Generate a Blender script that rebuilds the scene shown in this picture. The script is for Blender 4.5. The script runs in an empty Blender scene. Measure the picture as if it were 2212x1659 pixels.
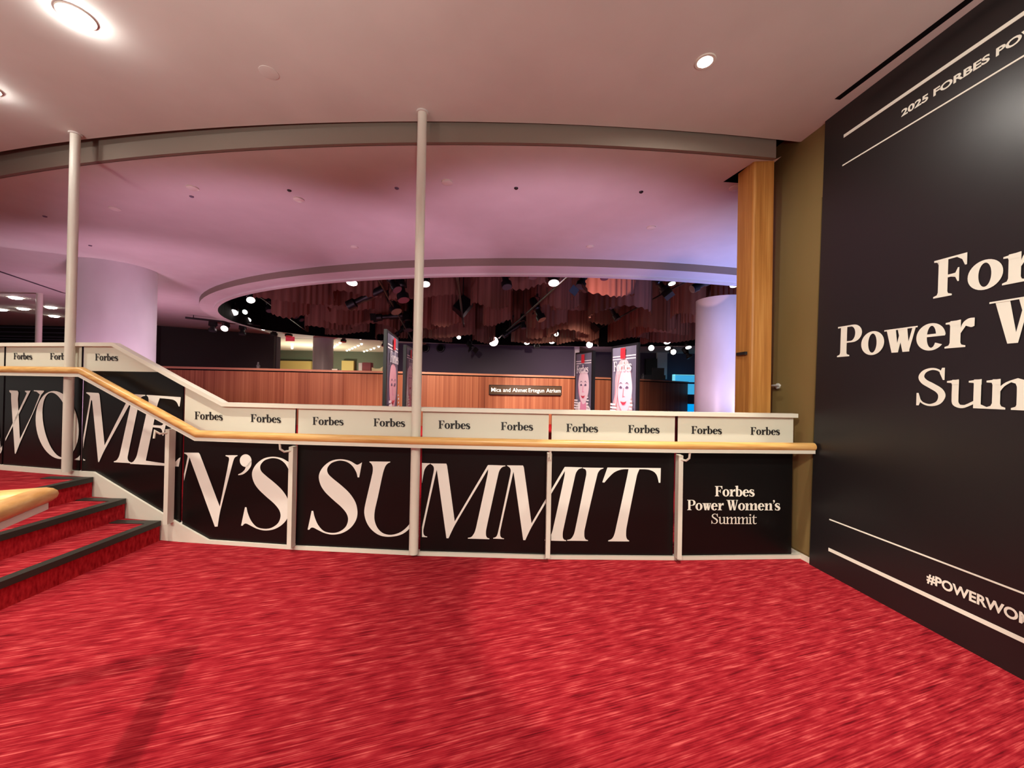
import bpy, math, random
from mathutils import Vector, Matrix
from mathutils.geometry import tessellate_polygon

random.seed(7)
SC = bpy.context.scene
COL = SC.collection

# ---------------------------------------------------------------- camera
W, H, F = 2212.0, 1659.0, 835.0
CAMZ = 1.35
cam_d = bpy.data.cameras.new('camera')
cam_d.sensor_width = 36.0
cam_d.lens = F / W * 36.0
cam_d.clip_start = 0.02
cam_d.clip_end = 200
cam = bpy.data.objects.new('camera', cam_d)
COL.objects.link(cam)
ROT = Matrix.Rotation(math.radians(90.34), 4, 'X') @ Matrix.Rotation(math.radians(1.08), 4, 'Z')
cam.matrix_world = Matrix.Translation((0, 0, CAMZ)) @ ROT
SC.camera = cam
R3 = ROT.to_3x3()

# ---------------------------------------------------------------- world, colour, lights
SC.view_settings.view_transform = 'Standard'
SC.view_settings.look = 'None'
SC.view_settings.exposure = 0.0
SC.view_settings.gamma = 1.0
SC.view_settings.use_curve_mapping = False
wd = bpy.data.worlds.new('lobby_ambient')
SC.world = wd
wd.use_nodes = True
bg = wd.node_tree.nodes['Background']
bg.inputs[0].default_value = (1.0, 0.90, 0.82, 1)
bg.inputs[1].default_value = 0.36


def lamp(name, kind, loc, energy, color, target=None, size=0.1, angle=60, blend=0.2):
    d = bpy.data.lights.new(name, kind)
    d.energy = energy
    d.color = color
    if kind == 'SPOT':
        d.spot_size = math.radians(angle)
        d.spot_blend = blend
        d.shadow_soft_size = size
    elif kind == 'POINT':
        d.shadow_soft_size = size
    else:
        d.size = size
    o = bpy.data.objects.new(name, d)
    COL.objects.link(o)
    o.location = loc
    if target is not None:
        o.rotation_euler = (Vector(target) - Vector(loc)).to_track_quat('-Z', 'Y').to_euler()
    return o


WARM = (1.0, 0.90, 0.74)
WHT = (0.98, 0.96, 0.80)
# ceiling downlights over the red carpet
lamp('downlight_beam_a', 'SPOT', (1.21, 2.50, 3.44), 300, WARM, (1.21, 2.50, 0), 0.05, 47, 0.12)
lamp('downlight_beam_b', 'SPOT', (-2.62, 2.30, 3.40), 230, WARM, (-2.62, 2.30, 0), 0.05, 62, 0.45)
lamp('downlight_beam_c', 'SPOT', (-1.83, -0.14, 3.44), 360, WARM, (-1.83, -0.05, 0), 0.03, 96, 0.5)
lamp('downlight_beam_d', 'SPOT', (0.9, -0.6, 3.44), 90, WARM, (0.9, 0.2, 0), 0.08, 120, 0.6)
lamp('downlight_beam_e', 'SPOT', (-5.2, 2.6, 3.44), 200, WARM, (-5.2, 2.6, 0), 0.08, 100, 0.5)
# added fill spots behind the camera: for guard, ceiling and graphic wall
lamp('guard_fill_a', 'SPOT', (-3.6, -2.4, 3.30), 400, WHT, (-3.0, 3.2, 0.9), 0.22, 44, 0.6)
lamp('guard_fill_b', 'SPOT', (-0.6, -2.6, 3.30), 420, WHT, (-0.7, 3.1, 0.65), 0.22, 40, 0.6)
lamp('guard_fill_c', 'SPOT', (1.2, -2.6, 3.30), 420, WHT, (1.3, 3.1, 0.65), 0.22, 40, 0.6)
lamp('ceiling_fill_a', 'SPOT', (-3.2, -2.6, 0.5), 660, (1.0, 0.95, 0.86), (-3.2, -1.35, 3.49), 0.25, 94, 0.35)  # added upward fill that lifts the near ceiling
lamp('ceiling_fill_b', 'SPOT', (0.9, -2.6, 0.5), 510, (1.0, 0.95, 0.86), (0.7, -1.35, 3.49), 0.25, 94, 0.35)
lamp('wall_fill', 'SPOT', (-0.9, -0.7, 3.40), 430, WHT, (2.45, 1.7, 1.5), 0.12, 62, 0.7)
# unseen uplights added at atrium floor level to tint soffit and far walls
PINK = (1.0, 0.54, 0.80)
LILAC = (0.92, 0.60, 0.90)
BLUE = (0.28, 0.38, 1.0)
lamp('soffit_fill_pink_a', 'SPOT', (-3.2, 3.75, 0.2), 180, PINK, (-3.2, 4.62, 1.2), 0.2, 94, 0.5)
lamp('soffit_fill_pink_b', 'SPOT', (0.4, 3.55, 0.2), 195, (1.0, 0.57, 0.84), (0.4, 4.42, 1.2), 0.2, 94, 0.5)
lamp('soffit_fill_pink_d', 'SPOT', (-6.2, 5.6, 0.2), 180, PINK, (-6.3, 6.6, 1.4), 0.2, 110, 0.6)
lamp('soffit_fill_lilac', 'SPOT', (2.6, 4.6, 0.2), 60, LILAC, (2.8, 5.3, 1.4), 0.2, 100, 0.7)
lamp('soffit_fill_blue', 'SPOT', (5.0, 5.4, 0.3), 720, BLUE, (4.5, 6.0, 2.4), 0.2, 95, 1.0)
lamp('soffit_fill_pink_c', 'SPOT', (-9.0, 9.2, 0.4), 215, PINK, (-9.2, 9.6, 2.0), 0.2, 150, 1.0)
lamp('uplight_far', 'SPOT', (-4.5, 15.6, 0.4), 60, PINK, (-5.0, 18.6, 2.6), 0.2, 110, 1.0)
lamp('far_fill_b', 'SPOT', (2.5, 17.0, 0.4), 110, PINK, (2.5, 19.2, 2.6), 0.2, 110, 1.0)
lamp('column_fill_pink', 'SPOT', (-4.6, 7.6, 1.0), 190, (1.0, 0.74, 0.90), (-6.9, 7.1, 2.0), 0.15, 60, 0.9)  # added fill spots brightening the round columns
lamp('column_fill_lilac', 'SPOT', (2.6, 6.4, 0.7), 250, (1.0, 0.66, 0.86), (4.6, 8.6, 2.0), 0.15, 60, 0.9)
lamp('column_fill_blue', 'SPOT', (5.6, 6.6, 0.7), 300, (0.45, 0.48, 1.0), (5.0, 8.6, 1.8), 0.15, 70, 0.9)
lamp('parapet_fill_a', 'SPOT', (-5.2, 8.9, 3.15), 650, (1.0, 0.72, 0.60), (-6.6, 12.2, 0.6), 0.1, 72, 0.7)  # added fill spots brightening the wood front
lamp('parapet_fill_b', 'SPOT', (-1.6, 8.6, 3.15), 1450, (1.0, 0.78, 0.62), (-2.2, 12.6, 0.6), 0.1, 72, 0.7)
lamp('parapet_fill_c', 'SPOT', (2.2, 9.6, 3.15), 2000, (1.0, 0.76, 0.62), (2.2, 14.6, 0.4), 0.1, 72, 0.7)
lamp('curtain_fill_a', 'SPOT', (-4.0, 10.6, 0.4), 14, (1.0, 0.58, 0.50), (-3.8, 11.4, 3.6), 0.3, 140, 0.8)  # added fill from below brightening the hanging curtains
lamp('curtain_fill_b', 'SPOT', (0.4, 11.6, 0.4), 14, (1.0, 0.58, 0.50), (0.4, 12.4, 3.6), 0.3, 140, 0.8)
lamp('curtain_fill_c', 'SPOT', (4.2, 11.6, 0.4), 50, (1.0, 0.55, 0.50), (4.2, 12.0, 3.6), 0.3, 140, 0.8)
lamp('bright_room_light', 'POINT', (-10.8, 20.8, 1.2), 420, (0.95, 1.0, 0.78), None, 0.2)


# ---------------------------------------------------------------- picture -> place
def ray(px, py):
    return R3 @ Vector(((px - W / 2) / F, -(py - H / 2) / F, -1.0))


CO = Vector((0, 0, CAMZ))


def on_z(px, py, z):
    d = ray(px, py)
    return CO + d * ((z - CAMZ) / d.z)


def at_y(px, py, y):
    d = ray(px, py)
    return CO + d * (y / d.y)


def on_plane(px, py, p0, n):
    d = ray(px, py)
    return CO + d * ((p0 - CO).dot(n) / d.dot(n))


def YB(x):          # plan curve of the guard
    return 3.055 + (x - 0.25) ** 2 / 46.0


def on_bar(px, py, off=0.0):
    d = ray(px, py)
    t = 3.1 / d.y
    for _ in range(25):
        x = d.x * t
        t = (YB(x) - off) / d.y
    return CO + d * t


# ---------------------------------------------------------------- materials
MATS = {}


def mat(name, col, rough=0.6, metal=0.0, spec=0.5, emit=None, es=0.0, coat=0.0):
    if name in MATS:
        return MATS[name]
    m = bpy.data.materials.new(name)
    m.use_nodes = True
    b = m.node_tree.nodes['Principled BSDF']
    b.inputs['Base Color'].default_value = (*col, 1)
    b.inputs['Roughness'].default_value = rough
    b.inputs['Metallic'].default_value = metal
    b.inputs['Specular IOR Level'].default_value = spec
    if coat:
        b.inputs['Coat Weight'].default_value = coat
    if emit:
        b.inputs['Emission Color'].default_value = (*emit, 1)
        b.inputs['Emission Strength'].default_value = es
    MATS[name] = m
    return m


def noise_mat(name, ramp, scale, rot=(0, 0, 0), detail=3.0, rough=0.7, spec=0.3, nscale=1.0, bump=0.0, bdist=0.01, second=None):
    m = mat(name, ramp[0][1], rough, spec=spec)
    nt = m.node_tree
    N, L = nt.nodes, nt.links
    b = N['Principled BSDF']
    tc = N.new('ShaderNodeTexCoord')
    r0 = N.new('ShaderNodeMapping')
    r0.inputs['Rotation'].default_value = rot
    mp = N.new('ShaderNodeMapping')
    mp.inputs['Scale'].default_value = scale
    no = N.new('ShaderNodeTexNoise')
    no.inputs['Scale'].default_value = nscale
    no.inputs['Detail'].default_value = detail
    cr = N.new('ShaderNodeValToRGB')
    el = cr.color_ramp.elements
    while len(el) > 1:
        el.remove(el[-1])
    el[0].position = ramp[0][0]
    el[0].color = (*ramp[0][1], 1)
    for p, c in ramp[1:]:
        e = el.new(p)
        e.color = (*c, 1)
    L.new(tc.outputs['Object'], r0.inputs['Vector'])
    L.new(r0.outputs['Vector'], mp.inputs['Vector'])
    L.new(mp.outputs['Vector'], no.inputs['Vector'])
    fac = no.outputs['Fac']
    if second:
        mp2 = N.new('ShaderNodeMapping')
        mp2.inputs['Scale'].default_value = second[0]
        n2 = N.new('ShaderNodeTexNoise')
        n2.inputs['Scale'].default_value = 1.0
        n2.inputs['Detail'].default_value = 4.0
        L.new(r0.outputs['Vector'], mp2.inputs['Vector'])
        L.new(mp2.outputs['Vector'], n2.inputs['Vector'])
        mx = N.new('ShaderNodeMix')
        mx.inputs[0].default_value = second[1]
        L.new(fac, mx.inputs[2])
        L.new(n2.outputs['Fac'], mx.inputs[3])
        fac = mx.outputs[0]
    L.new(fac, cr.inputs['Fac'])
    L.new(cr.outputs['Color'], b.inputs['Base Color'])
    if bump:
        bp = N.new('ShaderNodeBump')
        bp.inputs['Strength'].default_value = bump
        bp.inputs['Distance'].default_value = bdist
        L.new(fac, bp.inputs['Height'])
        L.new(bp.outputs['Normal'], b.inputs['Normal'])
    return m


M_CEIL = noise_mat('plaster_ceiling', [(0.3, (0.66, 0.62, 0.58)), (0.7, (0.70, 0.66, 0.62))], (1, 1, 1), nscale=3, rough=0.75)
M_TAUPE = mat('taupe_fascia', (0.25, 0.195, 0.155), 0.7)  # darker taupe for the fascia and the ring's upright band
M_WHITE = mat('white_painted_steel', (0.78, 0.75, 0.65), 0.38)
M_CREAM = mat('cream_vinyl', (0.74, 0.72, 0.61), 0.45)
M_INK = mat('black_ink', (0.012, 0.011, 0.012), 0.5)
M_BLACKV = mat('black_vinyl', (0.006, 0.005, 0.005), 0.30, spec=0.28)
M_LETTER = mat('white_vinyl_letter', (0.89, 0.87, 0.80), 0.45)
M_BWALL = mat('black_graphic_wall', (0.013, 0.011, 0.012), 0.36, spec=0.55)
M_WTEXT = mat('white_print', (0.92, 0.91, 0.80), 0.5)
M_CARPET = noise_mat('red_carpet', [(0.33, (0.11, 0.002, 0.006)), (0.46, (0.27, 0.008, 0.016)), (0.55, (0.37, 0.022, 0.031)), (0.67, (0.64, 0.105, 0.102))],
                     (4.0, 150, 1), rot=(0, 0, math.radians(-18)), rough=0.95, spec=0.1, detail=3, bump=0.5, bdist=0.010, second=((9, 36, 1), 0.44))
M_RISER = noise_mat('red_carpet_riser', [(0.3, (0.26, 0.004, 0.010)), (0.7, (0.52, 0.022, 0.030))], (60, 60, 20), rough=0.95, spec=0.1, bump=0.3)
M_NOSE = mat('black_rubber_nosing', (0.020, 0.020, 0.016), 0.5)
M_RAIL = noise_mat('maple_handrail', [(0.3, (0.60, 0.30, 0.085)), (0.55, (0.74, 0.43, 0.15)), (0.75, (0.82, 0.52, 0.20))], (2.5, 45, 45), rough=0.32, spec=0.5)
M_RAIL2 = noise_mat('maple_handrail_near', [(0.3, (0.62, 0.31, 0.09)), (0.55, (0.74, 0.42, 0.15)), (0.75, (0.84, 0.56, 0.24))], (14, 14, 60), rough=0.35, spec=0.5)
M_OAK = noise_mat('oak_pilaster', [(0.25, (0.30, 0.105, 0.020)), (0.5, (0.46, 0.190, 0.040)), (0.72, (0.62, 0.30, 0.080))], (28, 28, 0.9), rough=0.42, spec=0.4, second=((70, 70, 2.5), 0.4))
M_SLAT = noise_mat('ribbed_wood_front', [(0.30, (0.10, 0.028, 0.016)), (0.44, (0.28, 0.088, 0.044)), (0.56, (0.40, 0.150, 0.075)), (0.72, (0.56, 0.26, 0.14))],
                   (7, 1.0, 0.05), rough=0.5, spec=0.3, detail=6, second=((60, 2, 0.08), 0.5))
M_OLIVE = noise_mat('olive_wall', [(0.3, (0.20, 0.135, 0.048)), (0.7, (0.235, 0.165, 0.064))], (2, 2, 0.6), rough=0.55)
M_DARK = mat('dark_wall_paint', (0.055, 0.042, 0.055), 0.7)
M_DARK2 = mat('charcoal_wall_paint', (0.075, 0.060, 0.100), 0.7)
M_BLACK = mat('stage_black', (0.008, 0.008, 0.009), 0.42)
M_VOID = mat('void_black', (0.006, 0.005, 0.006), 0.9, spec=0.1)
M_CHROME = mat('satin_chrome', (0.72, 0.72, 0.70), 0.25, metal=0.3)
M_PLASTER = noise_mat('column_plaster', [(0.3, (0.62, 0.60, 0.62)), (0.7, (0.70, 0.68, 0.70))], (2, 2, 1.2), rough=0.35, spec=0.4)
M_CURT = noise_mat('copper_mesh_cloth', [(0.3, (0.17, 0.066, 0.048)), (0.7, (0.30, 0.130, 0.095))], (7, 7, 0.6), rough=0.6, spec=0.25)
M_LIT = mat('lit_lens', (1, 1, 1), 0.3, emit=(1.0, 0.86, 0.80), es=9)
M_LITP = mat('lit_lens_pink', (1, 1, 1), 0.3, emit=(1.0, 0.74, 0.74), es=10)
M_LITG = mat('lit_lens_green', (1, 1, 1), 0.3, emit=(0.86, 1.0, 0.86), es=5)
M_DOWN = mat('lit_downlight', (1, 1, 1), 0.3, emit=(1.0, 0.95, 0.86), es=900)
M_LENSD = mat('dark_lens', (0.10, 0.10, 0.11), 0.12, spec=0.9)
M_RED = mat('red_tab', (0.70, 0.03, 0.04), 0.5)
M_POSTER = noise_mat('poster_grey', [(0.3, (0.10, 0.10, 0.12)), (0.7, (0.24, 0.24, 0.28))], (3, 3, 0.6), rough=0.4)
M_SKIN = mat('print_pale_skin', (0.93, 0.76, 0.71), 0.5)
M_SKIN2 = mat('print_shaded_skin', (0.72, 0.30, 0.30), 0.5)
M_HAIRP = mat('print_pale_hair', (0.86, 0.58, 0.52), 0.5)
M_HAIRD = mat('print_dark_hair', (0.16, 0.12, 0.18), 0.5)
M_PINKP = mat('print_pink', (0.84, 0.34, 0.44), 0.5)
M_LIPS = mat('print_red', (0.62, 0.06, 0.09), 0.5)
M_PLAQUE = mat('bronze_plaque', (0.085, 0.050, 0.026), 0.4)


# ---------------------------------------------------------------- mesh building
class MB:
    def __init__(self):
        self.v, self.f = [], []

    def add(self, vs, fs):
        n = len(self.v)
        self.v += [Vector(p) for p in vs]
        self.f += [tuple(i + n for i in f) for f in fs]

    def box(self, lo, hi, M=None):
        x0, y0, z0 = lo
        x1, y1, z1 = hi
        vs = [Vector(p) for p in ((x0, y0, z0), (x1, y0, z0), (x1, y1, z0), (x0, y1, z0), (x0, y0, z1), (x1, y0, z1), (x1, y1, z1), (x0, y1, z1))]
        if M is not None:
            vs = [M @ p for p in vs]
        self.add(vs, [(0, 3, 2, 1), (4, 5, 6, 7), (0, 1, 5, 4), (1, 2, 6, 5), (2, 3, 7, 6), (3, 0, 4, 7)])
        return self

    def hull8(self, q0, q1):           # two quads of four points each
        self.add(list(q0) + list(q1), [(0, 3, 2, 1), (4, 5, 6, 7), (0, 1, 5, 4), (1, 2, 6, 5), (2, 3, 7, 6), (3, 0, 4, 7)])
        return self

    def sweep(self, path, prof, up=Vector((0, 0, 1)), cap=True):
        """prof: list of (side, up) offsets, closed; mitred at every corner of the path"""
        path = [Vector(p) for p in path]
        n, k = len(path), len(prof)
        rings = []
        for i, p in enumerate(path):
            if i == 0:
                t = (path[1] - p).normalized()
                a, c = t, 1.0
            elif i == n - 1:
                t = (p - path[i - 1]).normalized()
                a, c = t, 1.0
            else:
                t0 = (p - path[i - 1]).normalized()
                t1 = (path[i + 1] - p).normalized()
                a = (t0 + t1).normalized()
                c = max(0.3, a.dot(t0))
                t = a
            s = a.cross(up)
            if s.length < 1e-6:
                s = Vector((1, 0, 0))
            s.normalize()
            u = s.cross(a).normalized()
            # stretch along the in-plane bend direction
            if 0 < i < n - 1 and c < 0.9999:
                bend = (t1 - t0).normalized()
                ring = []
                for sx, ux in prof:
                    o = s * sx + u * ux
                    o = o + bend * (o.dot(bend) * (1 / c - 1))
                    ring.append(p + o)
            else:
                ring = [p + s * sx + u * ux for sx, ux in prof]
            rings.append(ring)
        vs = [q for r in rings for q in r]
        fs = []
        for i in range(n - 1):
            for j in range(k):
                a, b = i * k + j, i * k + (j + 1) % k
                fs.append((a, b, b + k, a + k))
        if cap:
            fs.append(tuple(range(k))[::-1])
            fs.append(tuple((n - 1) * k + j for j in range(k)))
        self.add(vs, fs)
        return self

    def tube(self, path, r, n=12, up=Vector((0, 0, 1))):
        return self.sweep(path, [(r * math.cos(2 * math.pi * i / n), r * math.sin(2 * math.pi * i / n)) for i in range(n)], up)

    def lathe(self, prof, n=24, M=None):
        """prof: (radius, height) from one end to the other"""
        vs, fs = [], []
        for r, z in prof:
            for j in range(n):
                a = 2 * math.pi * j / n
                vs.append(Vector((r * math.cos(a), r * math.sin(a), z)))
        for i in range(len(prof) - 1):
            for j in range(n):
                a, b = i * n + j, i * n + (j + 1) % n
                fs.append((a, b, b + n, a + n))
        fs.append(tuple(range(n))[::-1])
        fs.append(tuple((len(prof) - 1) * n + j for j in range(n)))
        if M is not None:
            vs = [M @ p for p in vs]
        self.add(vs, fs)
        return self

    def flat(self, loops, fn):
        """filled outline(s) (first loop outer, others holes) through fn(x, y) -> point"""
        pts3 = [[Vector((x, y, 0)) for x, y in lp] for lp in loops]
        tris = tessellate_polygon(pts3)
        allp = [p for lp in loops for p in lp]
        vs = [fn(x, y) for x, y in allp]
        self.add(vs, [tuple(t) for t in tris])
        return self

    def slab(self, loop, fn, depth):
        """filled outline with thickness: fn(x, y, d)"""
        n = len(loop)
        tris = tessellate_polygon([[Vector((x, y, 0)) for x, y in loop]])
        vs = [fn(x, y, 0.0) for x, y in loop] + [fn(x, y, depth) for x, y in loop]
        fs = [tuple(t) for t in tris] + [tuple(i + n for i in reversed(t)) for t in tris]
        fs += [(i, (i + 1) % n, (i + 1) % n + n, i + n) for i in range(n)]
        self.add(vs, fs)
        return self

    def build(self, name, m, parent=None, smooth=False, origin=None):
        me = bpy.data.meshes.new(name)
        o0 = Vector(origin) if origin is not None else Vector((0, 0, 0))
        me.from_pydata([tuple(p - o0) for p in self.v], [], self.f)
        me.materials.append(m)
        me.validate()
        import bmesh
        bm = bmesh.new()
        bm.from_mesh(me)
        bmesh.ops.recalc_face_normals(bm, faces=bm.faces)
        bm.to_mesh(me)
        bm.free()
        if smooth:
            for p in me.polygons:
                p.use_smooth = True
            try:
                me.set_sharp_from_angle(angle=math.radians(40))
            except Exception:
                pass
        o = bpy.data.objects.new(name, me)
        COL.objects.link(o)
        o.location = o0
        if parent is not None:
            o.parent = parent
            o.matrix_parent_inverse = Matrix.Translation(-WLOC.get(parent.name, Vector((0, 0, 0))))
        WLOC[o.name] = o0 if parent is None else o0
        return o


WLOC = {}


def thing(name, label, cat, loc=(0, 0, 0), group=None):
    o = bpy.data.objects.new(name, None)
    o.empty_display_size = 0.1
    COL.objects.link(o)
    o.location = loc
    WLOC[o.name] = Vector(loc)
    return tag(o, label, cat, group)


def tag(o, label, cat, group=None):
    o['label'] = label
    o['category'] = cat
    if group:
        o['group'] = group
    return o


def struct(o, label=None):
    o['kind'] = 'structure'
    if label:
        o['label'] = label
    return o


# ---------------------------------------------------------------- 2D outlines
def smooth_loop(pts, sub=5, corner=48):
    n = len(pts)
    P = [Vector((p[0], p[1])) for p in pts]
    crn = []
    for i in range(n):
        a, b = P[i] - P[i - 1], P[(i + 1) % n] - P[i]
        if a.length < 1e-9 or b.length < 1e-9:
            crn.append(True)
        else:
            crn.append(math.degrees(a.angle(b)) > corner)
    out = []
    for i in range(n):
        p0, p1, p2, p3 = P[i - 1], P[i], P[(i + 1) % n], P[(i + 2) % n]
        c1, c2 = crn[i], crn[(i + 1) % n]
        if c1 and c2:
            out.append(tuple(p1))
            continue
        d = (p2 - p1).length
        m1 = (p2 - p0) * 0.5 if not c1 else (p2 - p1) * 0.5
        m2 = (p3 - p1) * 0.5 if not c2 else (p2 - p1) * 0.5
        if m1.length > d:
            m1 = m1 * (d / m1.length)
        if m2.length > d:
            m2 = m2 * (d / m2.length)
        for k in range(sub):
            t = k / sub
            h00, h10 = 2 * t ** 3 - 3 * t ** 2 + 1, t ** 3 - 2 * t ** 2 + t
            h01, h11 = -2 * t ** 3 + 3 * t ** 2, t ** 3 - t ** 2
            q = p1 * h00 + m1 * h10 + p2 * h01 + m2 * h11
            out.append((q.x, q.y))
    return out


def ellipse(cx, cy, rx, ry, n=36, skew=0.0):
    return [(cx + rx * math.cos(2 * math.pi * i / n) - skew * ry * math.sin(2 * math.pi * i / n), cy + ry * math.sin(2 * math.pi * i / n)) for i in range(n)]


def stroke(pts, wid, sub=6):
    P = [Vector(p) for p in pts]
    n = len(P)
    S, Wd = [], []
    for i in range(n - 1):
        p0, p1, p2, p3 = P[max(i - 1, 0)], P[i], P[i + 1], P[min(i + 2, n - 1)]
        for k in range(sub):
            t = k / sub
            q = 0.5 * ((2 * p1) + (p2 - p0) * t + (2 * p0 - 5 * p1 + 4 * p2 - p3) * t * t + (3 * p1 - p0 - 3 * p2 + p3) * t ** 3)
            S.append(q)
            Wd.append(wid[i] * (1 - t) + wid[i + 1] * t)
    S.append(P[-1])
    Wd.append(wid[-1])
    A, B = [], []
    for i, q in enumerate(S):
        a = S[min(i + 1, len(S) - 1)] - S[max(i - 1, 0)]
        nn = Vector((-a.y, a.x)).normalized() * (Wd[i] / 2)
        A.append(tuple(q + nn))
        B.append(tuple(q - nn))
    return A + B[::-1]


def clip_x(loop, lo, hi):
    def cut(lp, x, keep):
        out = []
        for i in range(len(lp)):
            a, b = lp[i - 1], lp[i]
            ia, ib = keep(a[0]), keep(b[0])
            if ia != ib:
                t = (x - a[0]) / (b[0] - a[0])
                out.append((x, a[1] + t * (b[1] - a[1])))
            if ib:
                out.append(b)
        return out
    lp = cut(loop, lo, lambda v: v >= lo)
    if lp:
        lp = cut(lp, hi, lambda v: v <= hi)
    return lp


# serif alphabet, cap height 100, x-height 69; every glyph returns (pieces, advance); a piece is [outer, hole...]
def rect(x0, y0, x1, y1):
    return [[(x0, y0), (x1, y0), (x1, y1), (x0, y1)]]


def foot(x0, x1, y=0, h=4, ext=10, k=1):
    """bracketed serif below (k=1) or above (k=-1) a stem from x0 to x1"""
    return [[(x0 - ext, y), (x1 + ext, y), (x1 + ext, y + k * h), (x1 + 2, y + k * (h + 3)), (x1, y + k * (h + 9)), (x0, y + k * (h + 9)), (x0 - 2, y + k * (h + 3)), (x0 - ext, y + k * h)]]


def flag(x0, x1, y):
    return [[(x0 - 9, y - 3), (x1, y + 1), (x1, y - 12), (x0, y - 12), (x0 - 1, y - 8), (x0 - 9, y - 7)]]


def glyph(ch, s):
    t = max(5.0, s * 0.34)
    xh = 68
    if ch == 'F':
        return [rect(12, 0, 12 + s, 100), foot(12, 12 + s), rect(2, 95, 72, 100),
                [[(2, 100), (12, 100), (12, 86), (10, 93), (2, 96)]],
                [[(73, 100), (73, 70), (69, 70), (63, 86), (52, 95)]],
                rect(12 + s, 48, 50, 48 + t), [[(54, 68), (57, 68), (57, 33), (54, 33), (49, 45), (40, 48), (40, 48 + t), (49, 56)]]], 74 + (s - 18) * 0.5
    if ch == 'P':
        a = [(12 + s, 100), (52, 100)] + [(52 + (26 + s - 18) * math.sin(q), 72 + 28 * math.cos(q)) for q in [i * math.pi / 14 for i in range(1, 14)]] + [(52, 44), (12 + s, 44)]
        b = [(12 + s, 95), (46, 95)] + [(46 + 14 * math.sin(q), 72 + 23 * math.cos(q)) for q in [i * math.pi / 12 for i in range(1, 12)]] + [(46, 49), (12 + s, 49)]
        return [rect(12, 0, 12 + s, 100), foot(12, 12 + s), rect(2, 95, 14 + s, 100), [[*a, *b[::-1]]]], 78 + (s - 18)
    if ch == 'o':
        return [[ellipse(34, 34, 33, 36), ellipse(34, 34, 33 - s, 36 - t)]], 68
    if ch == 'b':
        return [rect(9, 0, 9 + s, 104), flag(9, 9 + s, 104), [ellipse(40, 34, 30, 36), ellipse(38, 34, 31 - s * 0.95, 36 - t)]], 73
    if ch == 'e':
        n = 40
        a0, a1 = 4, 322
        o = [(33 + 32 * math.cos(math.radians(a0 + (a1 - a0) * i / n)), 34 + 36 * math.sin(math.radians(a0 + (a1 - a0) * i / n))) for i in range(n + 1)]
        q = [(35 + (31 - s) * math.cos(math.radians(2 + (a1 + 4 - 2) * i / n)), 34 + (36 - t) * math.sin(math.radians(2 + (a1 + 4 - 2) * i / n))) for i in range(n + 1)]
        return [[o + q[::-1]], rect(8 + s * 0.5, 34, 64, 34 + t)], 66
    if ch == 'r':
        return [rect(10, 0, 10 + s, xh), foot(10, 10 + s), flag(10, 10 + s, xh), [smooth_loop([(10 + s, 46), (36, 61), (46, 69), (57, 69), (57, 49), (51, 47), (41, 52), (10 + s, 34)], 3)]], 56
    if ch in 'sS':
        k = xh / 100.0 if ch == 's' else 1.0
        sp = [(51, 79), (44, 92), (31, 97), (17, 91), (11, 77), (17, 64), (31, 53), (45, 41), (50, 27), (44, 10), (29, 3), (14, 9), (6, 24)]
        w = [0.25, 0.34, 0.42, 0.66, 0.95, 1.08, 1.15, 1.15, 1.08, 0.75, 0.42, 0.34, 0.25]
        ws = s * (0.92 if ch == 's' else 1.05)
        sx = 0.84 if ch == 's' else 1.05
        return [[stroke([(x * sx, y * k) for x, y in sp], [ws * q for q in w])],
                [[(49 * sx, 99 * k), (54 * sx, 99 * k), (54 * sx, 68 * k), (51 * sx, 68 * k), (45 * sx, 86 * k)]],
                [[(3 * sx, 1 * k), (8 * sx, 1 * k), (12 * sx, 14 * k), (7 * sx, 34 * k), (3 * sx, 34 * k)]]], 58 * sx + 3
    if ch in 'wW':
        hgt = xh if ch == 'w' else 100
        k = 0.82 if ch == 'w' else 1.12
        A = lambda x0, x1, w: [[(x0 * k, hgt), (x0 * k + w, hgt), (x1 * k + w * 0.55, 0), (x1 * k - w * 0.15, 0)]]
        B = lambda x0, x1: [[(x0 * k, 0), (x0 * k + t * 1.1, 0), (x1 * k + t * 1.1, hgt), (x1 * k, hgt)]]
        e = 4
        return [A(8, 31, s * 1.15), B(36, 52), A(42, 64, s * 1.15), B(69, 88),
                rect(0, hgt - e, 8 * k + s * 1.15 + 8, hgt), rect(40 * k - 4, hgt - e, 44 * k + s * 1.15 + 6, hgt), rect(88 * k - 10, hgt - e, 88 * k + 12, hgt)], 100 * k
    if ch in 'nm':
        out = [rect(9, 0, 9 + s, xh), foot(9, 9 + s, ext=8), flag(9, 9 + s, xh)]
        x = 9
        for _ in range(1 if ch == 'n' else 2):
            x2 = x + s + 24 - (s - 11) * 0.4
            out += [[smooth_loop([(x + s - 2, 48), (x + s + 8, 61), (x2 + 1, 70), (x2 + s * 0.8, 66), (x2 + s, 52), (x2 + s, 0), (x2, 0), (x2, 50), (x2 - 2, 58), (x2 - 8, 61), (x + s + 6, 52), (x + s - 2, 36)], 3)], foot(x2, x2 + s, ext=8)]
            x = x2
        return out, x + s + 9
    if ch == 'u':
        x2 = 9 + s + 25
        return [[smooth_loop([(9, xh), (9, 16), (12, 5), (22, -1), (32, 0), (x2 + 1, 10), (x2 + 1, 18), (32, 7), (24, 7), (9 + s, 14), (9 + s, xh)], 3)],
                rect(x2, 0, x2 + s, xh), flag(9, 9 + s, xh), flag(x2, x2 + s, xh), [[(x2 + s - 1, 0), (x2 + s + 9, 0), (x2 + s + 9, 4), (x2 + s - 1, 10)]]], x2 + s + 10
    if ch == 'i':
        return [rect(9, 0, 9 + s, xh), foot(9, 9 + s, ext=8), flag(9, 9 + s, xh), [ellipse(9 + s / 2, 88, s * 0.62 + 1, s * 0.62 + 1, 20)]], s + 19
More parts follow.
